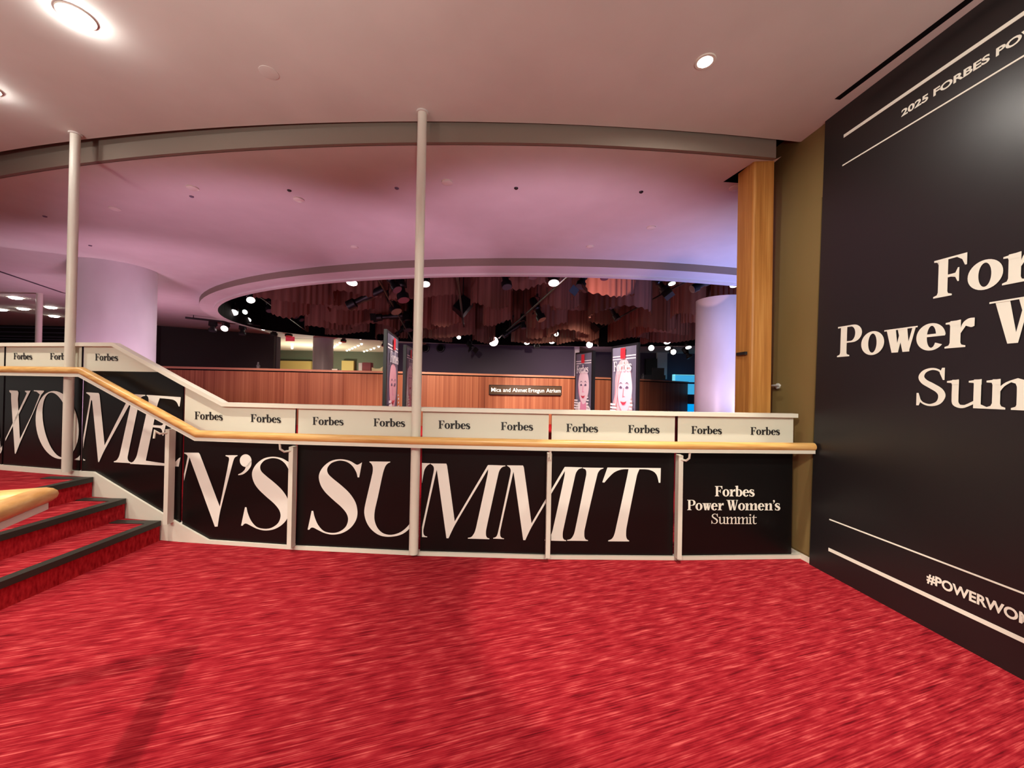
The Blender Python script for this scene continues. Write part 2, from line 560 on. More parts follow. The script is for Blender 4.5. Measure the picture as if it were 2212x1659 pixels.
    if ch == 't':
        return [[smooth_loop([(10, 66), (10, 14), (14, 3), (24, -1), (36, 2), (43, 10), (40, 12), (32, 7), (27, 8), (10 + s, 16), (10 + s, 90), (10 + s - 4, 90), (10, 72)], 3)], rect(1, xh - 6, 42, xh)], 45
    if ch == "'":
        return [[ellipse(12, 92, 9, 9, 18)], [smooth_loop([(20, 94), (19, 82), (12, 72), (4, 66), (3, 69), (10, 76), (13, 86)], 3)]], 22
    return [], 30


def serif(text, s, kern=-1):
    x, out = 0.0, []
    for ch in text:
        g, a = glyph(ch, s)
        for piece in g:
            out.append([[(px + x, py) for px, py in lp] for lp in piece])
        x += a + kern
    return out, x - kern


def sans(text, bold=0.0, shear=0.0):
    """built-in sans lettering as (vertices, faces, width, cap height)"""
    cu = bpy.data.curves.new('lettering', 'FONT')
    cu.body = text
    cu.offset = bold
    cu.shear = shear
    cu.resolution_u = 4
    o = bpy.data.objects.new('lettering', cu)
    COL.objects.link(o)
    dg = bpy.context.evaluated_depsgraph_get()
    me = bpy.data.meshes.new_from_object(o.evaluated_get(dg))
    vs = [(v.co.x, v.co.y) for v in me.vertices]
    fs = [tuple(p.vertices) for p in me.polygons]
    bpy.data.objects.remove(o)
    bpy.data.curves.remove(cu)
    bpy.data.meshes.remove(me)
    x0, x1 = min(v[0] for v in vs), max(v[0] for v in vs)
    y0, y1 = 0.0, max(v[1] for v in vs)
    return [(x - x0, y) for x, y in vs], fs, x1 - x0, y1


# ================================================================ NEAR SIDE: floor, stairs, ceiling
mb = MB()
mb.add([(-9, -3.5, 0), (3.4, -3.5, 0), (3.4, 4.2, 0), (-9, 4.6, 0)], [(0, 1, 2, 3)])
struct(mb.build('floor', M_CARPET), 'red cut-pile carpet with fine diagonal streaks')

# --- guard plan: joints between the glass panels (picture columns at rail height)
JPX = [-190, 8, 176, 394, 639.5, 908, 1187, 1459.5, 1712]
JP = [on_bar(x, 1000 if x > 300 else 900) for x in JPX]
Z_CAP, LAND = 1.172, 0.490
CAPT = 0.032
SL0 = on_bar(250, 740)       # cap slope starts (upper)
SL1 = on_bar(486, 868)       # cap slope ends (lower)
BS0 = on_bar(205, 1025)      # stringer slope (upper)
BS1 = on_bar(452, 1180)      # stringer slope (lower)


def cap_z(x):
    if x <= SL0.x:
        return Z_CAP + LAND
    if x >= SL1.x:
        return Z_CAP
    return Z_CAP + LAND * (SL1.x - x) / (SL1.x - SL0.x)


CURB = 0.030


def base_z(x):
    if x <= BS0.x:
        return LAND + 0.045
    if x >= BS1.x:
        return CURB
    return CURB + (LAND + 0.045 - CURB) * (BS1.x - x) / (BS1.x - BS0.x)


def yj(x):
    """panel line in plan: straight between the joints"""
    for a, b in zip(JP[:-1], JP[1:]):
        if x <= b.x:
            t = (x - a.x) / (b.x - a.x)
            return a.y + t * (b.y - a.y)
    return JP[-1].y + (x - JP[-1].x) * 0.08


# stairs
XN = [-2.93, -3.28, -3.62]
RISE = LAND / 3
st = thing('carpeted_stairs', 'three red carpeted steps with black nosings climbing to the raised landing', 'stairs', (-3.3, 2.0, 0))
for i, xn in enumerate(XN):
    ztop = RISE * (i + 1)
    zb = 0.0005
    yn, yf = 0.9, yj(xn) - 0.030
    xe = XN[i + 1] - 0.02 if i < 2 else -8.6
    b = MB()
    b.hull8([(xe, yn, zb), (xn, yn, zb), (xn, yf, zb), (xe, yj(xe) - 0.03, zb)],
            [(xe, yn, ztop), (xn, yn, ztop), (xn, yf, ztop), (xe, yj(xe) - 0.03, ztop)])
    s_ = b.build('step' if i < 2 else 'landing', M_CARPET, st)
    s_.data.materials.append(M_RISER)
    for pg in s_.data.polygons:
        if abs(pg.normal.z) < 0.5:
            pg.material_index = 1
    b = MB()
    e = 0.010
    b.box((xn - 0.055, yn, ztop), (xn + e, yf, ztop + 0.006))
    b.box((xn, yn, ztop - 0.036), (xn + e, yf, ztop))
    b.box((max(xe, xn - 0.36), yf - 0.075, ztop), (xn - 0.055, yf, ztop + 0.006))
    b.build('nosing', M_NOSE, s_)

# white stringer/kerb under the panels
b = MB()
xs = [-8.6, JP[1].x, JP[2].x, BS0.x, JP[3].x, BS1.x, JP[4].x, JP[5].x, JP[6].x, JP[7].x, JP[8].x, JP[8].x + 0.12]
xs = sorted(xs)
for x0, x1 in zip(xs[:-1], xs[1:]):
    q = []
    for x in (x0, x1):
        y = yj(x)
        q.append([(x, y - 0.018, 0.0), (x, y + 0.03, 0.0), (x, y + 0.03, base_z(x)), (x, y - 0.018, base_z(x))])
    b.hull8(q[0], q[1])
struct(b.build('trim_1', M_WHITE), 'white kerb and stair stringer under the guard panels')

# --- guard panels
A, B_ = 0, 1
K = 560 / 2212.0
c6 = lambda x, y: (340 + K * x, 860 + K * y)
c7 = lambda x, y: (860 + K * x, 860 + K * y)
c8 = lambda x, y: (1300 + K * x, 860 + K * y)


def mp(f, pts):
    return [f(x, y) for x, y in pts]


LET = []     # (outline loops in picture coordinates)


def put(*loops):
    LET.append([list(lp) for lp in loops])


# W O M E
put([(20, 843), (38, 844), (40, 848), (38.5, 862), (43, 948), (70, 893), (86, 852), (79, 846), (73, 845), (73, 843), (95, 844), (95, 846), (89, 853), (42.5, 958), (34, 980), (32, 980), (24, 862), (24, 850), (20, 846)])
put([(-2, 972), (0, 972), (54, 858), (58, 849), (54, 846), (54, 844), (66, 844), (62, 852), (10, 956), (2, 978)])
put([(-26, 843), (-8, 843), (2, 978), (0, 980), (-4, 976), (-20, 852), (-26, 846)])
put(ellipse(123.5, 918, 46, 73.5, 48, -0.10), ellipse(123.0, 918, 29, 70, 48, -0.17))
put(smooth_loop([(186, 849), (187, 847.5), (213, 849), (215, 853), (226, 962), (279, 857), (283, 851), (314, 853), (314, 855), (307, 857), (301, 864), (298, 880), (276, 985), (276, 992), (279, 997), (283, 998.5), (283, 1000.5), (246, 998.5), (246, 996.5), (252, 994), (257, 986), (260, 975), (281, 880), (284, 866), (226, 972), (214, 998), (212, 998), (199, 866), (197, 864), (178.5, 975), (178, 986), (180, 991), (184, 993), (184, 995), (161, 993.5), (161, 991.5), (167, 989), (172, 984), (175, 972), (194, 862), (194, 855)], 4, 60))
put(smooth_loop([(316, 854), (318, 853), (391, 858), (388, 878), (386, 878), (381, 868), (372, 863), (345, 860), (340, 875), (331, 918), (349, 919), (354, 914), (358, 909), (360, 909), (353, 941), (351, 941), (350, 930), (346, 925), (330, 923), (315, 995), (357, 1001), (375, 1000), (386, 990), (390, 988), (386, 1008), (281, 1002), (281, 1000), (288, 997), (294, 988), (297, 978), (318, 885), (321, 868), (320, 858)], 4, 55))
# N ' S
N1 = [(228, 465), (352, 466), (365, 485), (532, 925), (612, 525), (608, 505), (582, 494), (582, 487), (684, 487), (684, 493), (660, 508), (645, 545), (537, 960), (514, 1096), (490, 1097), (274, 505), (268, 530), (212, 772), (200, 772), (258, 500), (250, 482), (228, 472)]
put(mp(c6, smooth_loop(N1, 4, 40)))
put(mp(c6, ellipse(753, 533, 50, 54, 32)))
put(mp(c6, smooth_loop([(803, 530), (800, 575), (770, 620), (730, 650), (690, 658), (690, 650), (720, 635), (745, 610), (758, 580)], 4)))
S2 = [(1746, 548), (1724, 562), (1700, 568), (1640, 535), (1560, 521), (1480, 537), (1412, 590), (1378, 660), (1390, 735), (1430, 800), (1500, 868), (1570, 930), (1614, 985), (1627, 1040), (1605, 1100), (1550, 1140), (1490, 1150), (1420, 1134), (1370, 1080), (1340, 1010), (1330, 962), (1316, 962), (1282, 1122), (1296, 1122), (1310, 1107), (1330, 1105), (1370, 1125), (1430, 1153), (1500, 1165), (1580, 1150), (1650, 1105), (1695, 1040), (1707, 970), (1690, 890), (1640, 812), (1570, 745), (1500, 688), (1457, 645), (1450, 600), (1480, 558), (1520, 540), (1565, 533), (1620, 546), (1665, 580), (1698, 635), (1708, 676), (1722, 676)]
S2 = smooth_loop(S2, 4, 52)
put(mp(c6, S2))
put(mp(c6, [(x * 0.978 - 540, y * 0.978 - 9.6) for x, y in S2]))
# U
put(mp(c6, smooth_loop([(1810, 540), (1987, 542), (1987, 548), (1965, 558), (1945, 582), (1925, 640), (1880, 850), (1855, 960), (1853, 1040), (1880, 1110), (1930, 1155), (2000, 1166), (2080, 1140), (2150, 1075), (2190, 980), (2242, 640), (2240, 580), (2228, 562), (2205, 556), (2205, 550), (2326, 556), (2326, 562), (2300, 578), (2275, 625), (2212, 985), (2165, 1095), (2090, 1160), (1990, 1183), (1900, 1172), (1830, 1125), (1785, 1060), (1765, 980), (1775, 900), (1835, 640), (1838, 590), (1826, 560), (1810, 548)], 4, 45)))
# M M
M1 = [(275, 561), (275, 557), (411, 559), (418, 578), (483, 1052), (762, 578), (770, 571), (915, 575), (915, 581), (887, 590), (864, 620), (850, 672), (752, 1120), (750, 1170), (760, 1190), (778, 1197), (778, 1204), (595, 1199), (595, 1192), (625, 1184), (650, 1150), (666, 1100), (764, 650), (768, 606), (487, 1078), (430, 1196), (412, 1195), (330, 612), (322, 640), (216, 1120), (218, 1162), (230, 1176), (248, 1181), (248, 1187), (156, 1183), (156, 1177), (182, 1166), (197, 1130), (300, 645), (306, 602), (298, 578)]
M1s = smooth_loop(M1, 4, 50)
put(mp(c7, M1s))
put(mp(c7, [(x + 655, y + 16) for x, y in M1s]))
# I T
put(mp(c7, smooth_loop([(1575, 592), (1752, 595), (1752, 601), (1722, 614), (1701, 650), (1592, 1120), (1589, 1178), (1600, 1204), (1620, 1212), (1620, 1219), (1442, 1217), (1442, 1210), (1474, 1200), (1499, 1162), (1515, 1100), (1604, 660), (1605, 625), (1596, 607), (1575, 599)], 4, 50)))
put(mp(c8, smooth_loop([(48, 592), (504, 597), (500, 722), (486, 722), (470, 660), (440, 626), (390, 609), (321, 607), (300, 660), (212, 1100), (207, 1170), (215, 1202), (233, 1215), (233, 1223), (55, 1222), (55, 1214), (86, 1200), (106, 1165), (120, 1110), (218, 660), (228, 606), (170, 609), (112, 630), (66, 670), (22, 721), (4, 718)], 4, 50)))

FORBES, FW = serif('Forbes', 22, -2)
WORDS = {   # panel: (x0, y0, x1, y1 baseline, cap height in picture px)
    1: [(29, 776, 69, 776.6, 13.6), (107.5, 776.5, 155, 777.4, 14)],
    2: [(205, 778.5, 254.5, 779.6, 14.6)],
    3: [(420, 905.5, 481, 908, 16.6), (541, 911.4, 606.6, 913.6, 16.8)],
    4: [(674.7, 917.6, 742, 918.9, 17), (806.4, 920.8, 875, 922, 17)],
    5: [(946.6, 925.8, 1015.7, 927, 17.6), (1081.5, 928.9, 1151.6, 930, 17.2)],
    6: [(1222.8, 932.7, 1292, 934, 17.4), (1356.5, 935, 1424.8, 936, 16.9)],
    7: [(1493, 937, 1559.5, 938, 16.6), (1621, 939, 1684.8, 939.8, 16.4)],
}
PLAB = [
    'outermost black guard panel on the landing, cut off by the frame edge',
    'landing guard panel lettered W and O behind the slim white pole',
    'guard panel over the steps lettered M and E, its top cut on a slope',
    'black guard panel at the foot of the stairs lettered N and an apostrophe S',
    'black guard panel lettered S and U beside the tall central pole',
    'black guard panel lettered with two Ms, between the central pole and a thin post',
    'black guard panel lettered I and T with two small wordmarks above',
    'end guard panel with the three-line white event title, next to the olive door',
]
ZB_BAND = 0.925
for i in range(8):
    a, c = JP[i], JP[i + 1]
    ga, gc = (0.012 if i > 0 else 0), (0.012 if i < 7 else 0)
    dx = Vector((c.x - a.x, c.y - a.y, 0)).normalized()
    nrm = Vector((dx.y, -dx.x, 0))
    a2, c2 = a + dx * ga, c - dx * gc
    x0, x1 = a2.x, c2.x
    pan = thing('glass_balustrade', PLAB[i], 'panel', ((x0 + x1) / 2, yj((x0 + x1) / 2), base_z((x0 + x1) / 2)), 'glass guard panels covered in event graphics')

    def at(x, z, off, a=a, dx=dx, nrm=nrm):
        t = (x - a.x) / dx.x
        p = Vector((a.x, a.y, 0)) + dx * t + nrm * off
        return Vector((p.x, p.y, z))
    brk = sorted([x0, x1] + [v for v in (SL0.x, SL1.x, BS0.x, BS1.x) if x0 < v < x1])
    zb = (ZB_BAND + LAND) if i < 3 else ZB_BAND
    # band/black split
    sheet = [(x, base_z(x)) for x in brk] + [(x, cap_z(x) - CAPT) for x in reversed(brk)]
    MB().slab(sheet, lambda x, z, d, at=at: at(x, z, -d), 0.012).build('glass_sheet', M_BLACKV, pan)
    fr = [(x, min(zb, cap_z(x) - CAPT)) for x in brk]
    for v in (SL0, SL1):
        pass
    lo, hi = [], []
    N_ = 24
    for k in range(N_ + 1):
        x = x0 + (x1 - x0) * k / N_
        top = cap_z(x) - CAPT
        if top > zb + 1e-4:
            lo.append((x, zb))
            hi.append((x, top))
    if len(lo) > 1:
        MB().flat([lo + hi[::-1]], lambda x, z, at=at: at(x, z, 0.002)).build('cream_band', M_CREAM, pan)
    p0 = Vector((a.x, a.y, 0))

    def pm(px, py, off=0.004, p0=p0, nrm=nrm):
        return on_plane(px, py, p0 + nrm * off, nrm)
    pxa = JPX[i] + 3.5 if i else -400
    pxc = JPX[i + 1] - 3.5
    b = MB()
    for k, loops in enumerate(LET):
        cl = [clip_x(lp, pxa, pxc) for lp in loops]
        if len(cl[0]) < 3:
            continue
        if len(cl) > 1 and len(cl[1]) > 2:
            # ring letter (O): clipped at the joint it becomes one strip
            b.flat(cl, pm)
        else:
            b.flat([cl[0]], pm)
    if b.v:
        b.build('display_lettering', M_LETTER, pan)
    for (wx0, wy0, wx1, wy1, ch) in WORDS.get(i, []):
        b = MB()
        for n_, pc in enumerate(FORBES):
            b.flat(pc, lambda x, y: pm(wx0 + (wx1 - wx0) * x / FW, wy0 + (wy1 - wy0) * x / FW - ch * y / 100, 0.004 + 0.0004 * (n_ % 6)))
        b.build('wordmark', M_INK, pan)
    if i == 2:
        b = MB()
        b.flat([[(305, 778.6), (316, 779), (314, 776), (306, 774)]], pm)
        b.build('wordmark', M_INK, pan)
    if i == 7:
        for txt, s_, tx0, tx1, ty, ch in (('Forbes', 21, 1543.8, 1630, 1072, 22), ("Power Women's", 21, 1484, 1685.5, 1102, 22.2), ('Summit', 11, 1536, 1635.5, 1131.6, 22.2)):
            pcs, tw = serif(txt, s_, -2)
            b = MB()
            for n_, pc in enumerate(pcs):
                b.flat(pc, lambda x, y: pm(tx0 + (tx1 - tx0) * x / tw, ty + 0.5 * x / tw - ch * y / 100, 0.004 + 0.0004 * (n_ % 6)))
            b.build('title_line', M_WTEXT, pan)

# --- white cap rail on the panels
b = MB()
path = []
for x in sorted([-8.6, SL0.x, SL1.x, JP[1].x, JP[2].x, JP[3].x, JP[4].x, JP[5].x, JP[6].x, JP[7].x, on_bar(1717, 897).x]):
    path.append((x, yj(x) - 0.005, cap_z(x) - CAPT / 2))
b.sweep(path, [(-0.03, -CAPT / 2), (0.03, -CAPT / 2), (0.03, CAPT / 2), (-0.03, CAPT / 2)])
tag(b.build('cap_rail', M_WHITE), 'slim white cap rail along the top of the glass guard', 'rail')

# --- wooden handrail with steel bar under it
RO = 0.135
hr = thing('handrail', 'long maple handrail in front of the lettered guard, sloping up beside the steps', 'handrail', (0.2, YB(0.2) - RO, 0.92))
rp = [on_bar(-120, 788, RO), on_bar(178, 792, RO), on_bar(428, 935, RO), on_bar(640, 944, RO), on_bar(905, 953, RO), on_bar(1190, 959.5, RO), on_bar(1470, 963.5, RO), on_bar(1757, 966, RO)]
zl = sum(p.z for p in rp[2:]) / 6
for p in rp[2:]:
    p.z = zl
zu = zl + LAND
rp[0].z = rp[1].z = zu
oval = [(0.033 * math.cos(2 * math.pi * k / 16), 0.031 * math.sin(2 * math.pi * k / 16)) for k in range(16)]
MB().sweep(rp, oval).build('wooden_grip', M_RAIL, hr, smooth=True)
bar = [(-0.020, -0.052), (0.020, -0.052), (0.020, -0.026), (-0.020, -0.026)]
MB().sweep(rp, bar).build('steel_bar', M_WHITE, hr)

# --- posts
posts = [(360, 1120, 'white flat post at the foot of the stair slope, in front of the lettered glass', 1), (626, 1187, 'white flat post beside the glass joint between the second N and S panels', 1),
         (1183, 1206, 'thin white post between the M panel and the I T panel', 1), (1466, 1208, 'white flat post beside the end panel with the event title', -1)]
for k, (px, py, lb, sg) in enumerate(posts):
    foot_p = on_bar(px, py, 0.065)
    x = foot_p.x
    y = yj(x)
    zf = 0.034
    zt = (zl - 0.085)
    if k == 0:
        zt = zl + 0.02
        zf = base_z(x) - 0.02
    t = thing('guard_post', lb, 'post', (x, y - 0.06, zf), 'white posts of the guard')
    b = MB().box((x - 0.017, y - 0.080, zf), (x + 0.017, y - 0.018, zt))
    b.build('upright', M_WHITE, t)
    br = MB()
    zz = zt - 0.03
    sx = -0.055 if k < 2 else (0.04 if k == 3 else 0.0)
    br.tube([(x, y - 0.075, zz), (x + sx * 0.7, y - 0.105, zz - 0.004), (x + sx, y - 0.13, zz + 0.02), (x + sx * 1.05, y - RO, zl - 0.048)] if k != 2 else
            [(x, y - 0.075, zz), (x, y - 0.13, zz), (x, y - RO, zl - 0.048)], 0.008, 8)
    br.build('rail_bracket', M_WHITE, t, smooth=True)

# --- two slim round poles from floor to ceiling
Z_CEIL = 3.49
for (pxb, pyb, zf, lb, r) in ((143, 1022, LAND + 0.045, 'slim round white pole standing on the landing kerb, up to the ceiling', 0.033), (893, 1196, CURB, 'slim round white pole in the middle of the guard, floor to ceiling', 0.036)):
    p = on_bar(pxb, pyb, 0.055)
    y = yj(p.x) - 0.052
    t = thing('support_pole', lb, 'pole', (p.x, y, zf), 'slim white poles rising from the guard')
    MB().lathe([(r, zf), (r, Z_CEIL)], 20, Matrix.Translation((p.x, y, 0))).build('shaft', M_WHITE, t, smooth=True)
    MB().lathe([(r + 0.012, Z_CEIL - 0.012), (r + 0.012, Z_CEIL)], 20, Matrix.Translation((p.x, y, 0))).build('ceiling_collar', M_CEIL, t, smooth=True)

# --- near handrail loop of the stair, cut by the frame
tip = on_z(82, 1073, 0.93)
dA = Vector((-0.90, -0.44, 0)).normalized()
dB = Vector((0.415, -0.91, 0)).normalized()
t = thing('stair_handrail', 'near maple handrail turning a corner in front of the steps', 'handrail', (tip.x, tip.y, 0))
pth = [tip + dA * 1.6, tip, tip + dB * 1.3]
MB().sweep(pth, [(0.036 * math.cos(2 * math.pi * k / 16), 0.031 * math.sin(2 * math.pi * k / 16)) for k in range(16)]).build('wooden_grip', M_RAIL2, t, smooth=True)
MB().sweep([q + Vector((0, 0, -0.039)) for q in pth], [(-0.018, -0.012), (0.018, -0.012), (0.018, 0.012), (-0.018, 0.012)]).build('steel_bar', M_WHITE, t)
for q in (tip + dA * 0.95, tip + dB * 1.1):
    MB().box((q.x - 0.02, q.y - 0.02, 0), (q.x + 0.02, q.y + 0.02, 0.885)).build('upright', M_WHITE, t)

# --- ceilings
EDGE = [on_z(x, y, Z_CEIL) for x, y in ((-300, 408), (0, 331), (150, 301), (450, 276), (700, 265), (905, 263.5), (1200, 269), (1450, 283), (1684, 300))]


def fit_edge():
    # least squares parabola through the measured edge
    import numpy as np
    X = np.array([p.x for p in EDGE])
    Y = np.array([p.y for p in EDGE])
    return np.polyfit(X, Y, 2)


EC = fit_edge()


def ye(x):
    return float(EC[0] * x * x + EC[1] * x + EC[2])


xr_end = on_z(1730, 302, Z_CEIL).x
nx = 48
top = [(-8.6 + (xr_end + 8.6) * k / nx, ye(-8.6 + (xr_end + 8.6) * k / nx)) for k in range(nx + 1)]
wall_x = 2.36
loop = top + [(3.3, ye(2.4) - 0.1), (3.3, -3.5), (-8.6, -3.5)]
MB().slab(loop, lambda x, y, d: Vector((x, y, Z_CEIL + d)), 0.05).build('ceiling', M_CEIL)
struct(bpy.data.objects['ceiling'], 'smooth plaster ceiling with a curved edge')

Z_SOF = 3.352
x_f = on_z(1684, 300, Z_CEIL).x
b = MB()
def fo(x):
    return 0.03 + 0.016 * max(0.0, 0.5 - x)


fx = [-8.6 + (x_f + 8.6) * k / nx for k in range(nx + 1)]
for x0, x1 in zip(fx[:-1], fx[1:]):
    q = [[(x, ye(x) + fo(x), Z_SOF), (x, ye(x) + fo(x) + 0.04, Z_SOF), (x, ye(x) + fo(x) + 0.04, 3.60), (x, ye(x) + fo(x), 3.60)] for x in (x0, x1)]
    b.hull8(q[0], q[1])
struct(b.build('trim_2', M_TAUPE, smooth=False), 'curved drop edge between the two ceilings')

# soffit with a round opening over the atrium
CX, CY, RR = 0.8, 13.3, 10.0


def ring(r):
    out = []
    d = RR - r
    for k in range(120):
        a = 2 * math.pi * k / 120
        ry = (7.3 if math.sin(a) < 0 else 4.6) - d
        out.append((CX + (RR - d * 0.75) * math.cos(a), CY + ry * math.sin(a)))
    return out


def in_opening(x, y, d=0.0):
    ry = (7.3 if y < CY else 4.6) - d
    return ((x - CX) / (RR - d)) ** 2 + ((y - CY) / ry) ** 2 < 1


q1, q2, q3, q4 = [on_z(x, y, Z_SOF) for x, y in ((1640, 340), (1597, 370), (1562, 393), (1605, 396))]
near = [(x, ye(x) + fo(x) + 0.035) for x in fx]
outer = near + [(2.26, q1.y - 0.02), (2.26, 3.37), (q1.x, 3.37), (q2.x, q2.y), (q3.x, q3.y), (q4.x, q4.y), (2.6, q4.y + 0.01), (16, 4.5), (16, 27), (-26, 27), (-26, 5.5), (-9.5, 5.0)]
b = MB()
b.flat([outer, ring(RR)], lambda x, y: Vector((x, y, Z_SOF)))
struct(b.build('ceiling_soffit', M_CEIL), 'lower plaster soffit around the round atrium opening')
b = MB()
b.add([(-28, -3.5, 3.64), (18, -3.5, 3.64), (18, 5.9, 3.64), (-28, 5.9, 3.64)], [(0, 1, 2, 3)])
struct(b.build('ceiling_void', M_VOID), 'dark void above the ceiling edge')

# stepped ring moulding of the opening
b = MB()
prof = [(RR, Z_SOF), (RR, Z_SOF - 0.12), (RR - 0.36, Z_SOF - 0.13), (RR - 0.36, Z_SOF - 0.160), (RR - 0.46, Z_SOF - 0.160), (RR - 0.46, 6.3)]
rings = [[(x, y, z) for x, y in ring(r)] for r, z in prof]
for ra, rb in zip(rings[:-1], rings[1:]):
    n = len(ra)
    b.add(ra + rb, [(i, (i + 1) % n, (i + 1) % n + n, i + n) for i in range(n)])
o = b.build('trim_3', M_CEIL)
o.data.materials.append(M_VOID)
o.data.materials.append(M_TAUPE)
np_ = 96
for i, p in enumerate(o.data.polygons):
    if min(o.data.vertices[v].co.z for v in p.vertices) > Z_SOF - 0.17 and max(o.data.vertices[v].co.z for v in p.vertices) > 5:
        p.material_index = 1
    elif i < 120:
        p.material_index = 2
struct(o, 'stepped plaster ring around the atrium opening')
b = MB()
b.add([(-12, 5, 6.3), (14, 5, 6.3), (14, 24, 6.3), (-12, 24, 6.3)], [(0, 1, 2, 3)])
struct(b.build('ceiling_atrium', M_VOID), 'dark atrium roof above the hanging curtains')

# ================================================================ SIDE WALL with the black graphic
W0 = on_z(1748, 1219, 0)
W1 = on_z(2212, 1470, 0)
WT = at_y(1780, 252, W0.y + 0.02)
uu = (W1 - W0).normalized()
vv = (WT - W0)
vv = (vv - uu * vv.dot(uu)).normalized()
wn = uu.cross(vv).normalized()
if wn.x > 0:
    wn = -wn


def wl(u, v, d=0.0):
    return W0 + uu * u + vv * v + wn * d


def wpx(px, py, d=0.0):
    p = on_plane(px, py, W0 + wn * d, wn)
    q = p - W0
    return q.dot(uu), q.dot(vv)


WLEN, WHGT = 6.2, 3.52
b = MB()
b.hull8([wl(0, 0.0, 0), wl(WLEN, 0.0, 0), wl(WLEN, 0.0, -0.03), wl(0, 0.0, -0.03)], [wl(0, WHGT, 0), wl(WLEN, WHGT, 0), wl(WLEN, WHGT, -0.03), wl(0, WHGT, -0.03)])
gw = tag(b.build('wall_graphic', M_BWALL), 'tall black wall graphic with white event title and ruled lines', 'wall graphic')


def wall_rule(pa, pb, h_px, name='ruled_line'):
    ua, va = wpx(*pa)
    ub, vb = wpx(*pb)
    v0 = (va + vb) / 2
    _, vt = wpx(pa[0], pa[1] - h_px / 2)
    _, vbm = wpx(pa[0], pa[1] + h_px / 2)
    hh = abs(vt - vbm) / 2
    MB().hull8([wl(ua, v0 - hh, 0.0), wl(4.6, v0 - hh, 0.0), wl(4.6, v0 - hh, 0.002), wl(ua, v0 - hh, 0.002)],
               [wl(ua, v0 + hh, 0.0), wl(4.6, v0 + hh, 0.0), wl(4.6, v0 + hh, 0.002), wl(ua, v0 + hh, 0.002)]).build(name, M_WTEXT, gw)


wall_rule((1823, 293.5), (2212, 30), 6.5)
wall_rule((1820, 357), (2212, 122), 2.6)
wall_rule((1792, 1122), (2212, 1282), 2.6)
wall_rule((1790, 1184), (2212, 1388), 7.0)


def wall_serif(txt, s, pl, ptop, pr, n_before, kern=-2, name='title_line'):
    """pl: foot of the first letter, ptop: its cap line, pr: foot of the letter after n_before letters"""
    ul, vl = wpx(*pl)
    _, vt = wpx(*ptop)
    ur, _ = wpx(*pr)
    _, wpart = serif(txt[:n_before], s, kern)
    pcs, _ = serif(txt, s, kern)
    k = (ur - ul) / (wpart + kern)
    hc = (vt - vl) / 100
    b = MB()
    for n_, pc in enumerate(pcs):
        b.flat(pc, lambda x, y: wl(ul + x * k, vl + y * hc, 0.003 + 0.0005 * (n_ % 6)))
    b.build(name, M_WTEXT, gw)


wall_serif('Forbes', 21, (2015, 645.7), (2017, 565), (2166, 620), 2)
wall_serif("Power Women's", 21, (1807.8, 771.7), (1810.5, 706.7), (2136, 752), 6)
wall_serif('Summit', 12, (1977, 876), (1978, 796), (2131, 882), 2)


def sans_words(txt, bold):
    ws = txt.split(' ')
    _, _, wi, _ = sans('I', bold)
    out = []
    for n_ in range(len(ws)):
        off = 0.0
        if n_:
            _, _, off, _ = sans(' '.join(ws[:n_]) + ' I', bold)
            off -= wi
        vs, fs, _, _ = sans(ws[n_], bold)
        out.append((off, vs, fs))
    return out


def wall_sans(txt, pl, ptop, pr, part, bold):
    ul, vl = wpx(*pl)
    _, vt = wpx(*ptop)
    ur, _ = wpx(*pr)
    _, _, wpart, _ = sans(part, bold)
    _, _, _, cap = sans('POWER', bold)
    k = (ur - ul) / wpart
    hc = (vt - vl) / cap
    for off, vs, fs in sans_words(txt, bold):
        b = MB()
        b.add([wl(ul + (x + off) * k, vl + y * hc, 0.003) for x, y in vs], fs)
        b.build('running_text', M_WTEXT, gw)


wall_sans("2025 FORBES POWER WOMEN'S SUMMIT", (1947.7, 252.5), (1951, 236.5), (2139, 136), '2025 FORBES', 0.034)
wall_sans('#POWERWOMEN', (2002.4, 1256), (2002.4, 1236), (2200, 1346), '#POWERWO', 0.034)

# olive wall with a flush door beyond the graphic
b = MB()
OL = 0.95
b.hull8([wl(-OL, 0, -0.02), wl(0.02, 0, -0.02), wl(0.02, 0, -0.10), wl(-OL, 0, -0.10)], [wl(-OL, 3.62, -0.02), wl(0.02, 3.62, -0.02), wl(0.02, 3.62, -0.10), wl(-OL, 3.62, -0.10)])
struct(b.build('wall_side', M_OLIVE), 'olive brown wall beyond the black graphic')
u_d, _ = wpx(1679, 834, -0.02)
d_ = thing('door_1', 'olive flush door leaf with a chrome lever handle', 'door')
struct(d_)
MB().hull8([wl(u_d - 0.045, 0.06, -0.02), wl(-0.02, 0.06, -0.02), wl(-0.02, 0.06, -0.012), wl(u_d - 0.045, 0.06, -0.012)],
           [wl(u_d - 0.045, 2.9, -0.02), wl(-0.02, 2.9, -0.02), wl(-0.02, 2.9, -0.012), wl(u_d - 0.045, 2.9, -0.012)]).build('door_leaf', M_OLIVE, d_)
uh, vh = wpx(1681, 834, -0.012)
b = MB()
b.tube([wl(uh, vh, -0.012), wl(uh, vh, 0.045), wl(uh + 0.015, vh, 0.055), wl(uh + 0.10, vh + 0.004, 0.055)], 0.010, 10)
b.lathe([(0.026, 0), (0.026, 0.008)], 16, Matrix.Translation(wl(uh, vh, -0.012)) @ wn.to_track_quat('Z', 'Y').to_matrix().to_4x4())
b.build('door_handle', M_CHROME, d_, smooth=True)['label'] = 'chrome lever handle'
b = MB()
b.hull8([wl(-0.6, 0.0, -0.012), wl(0.0, 0.0, -0.012), wl(0.0, 0.0, -0.02), wl(-0.6, 0.0, -0.02)], [wl(-0.6, 0.045, -0.012), wl(0.0, 0.045, -0.012), wl(0.0, 0.045, -0.02), wl(-0.6, 0.045, -0.02)])
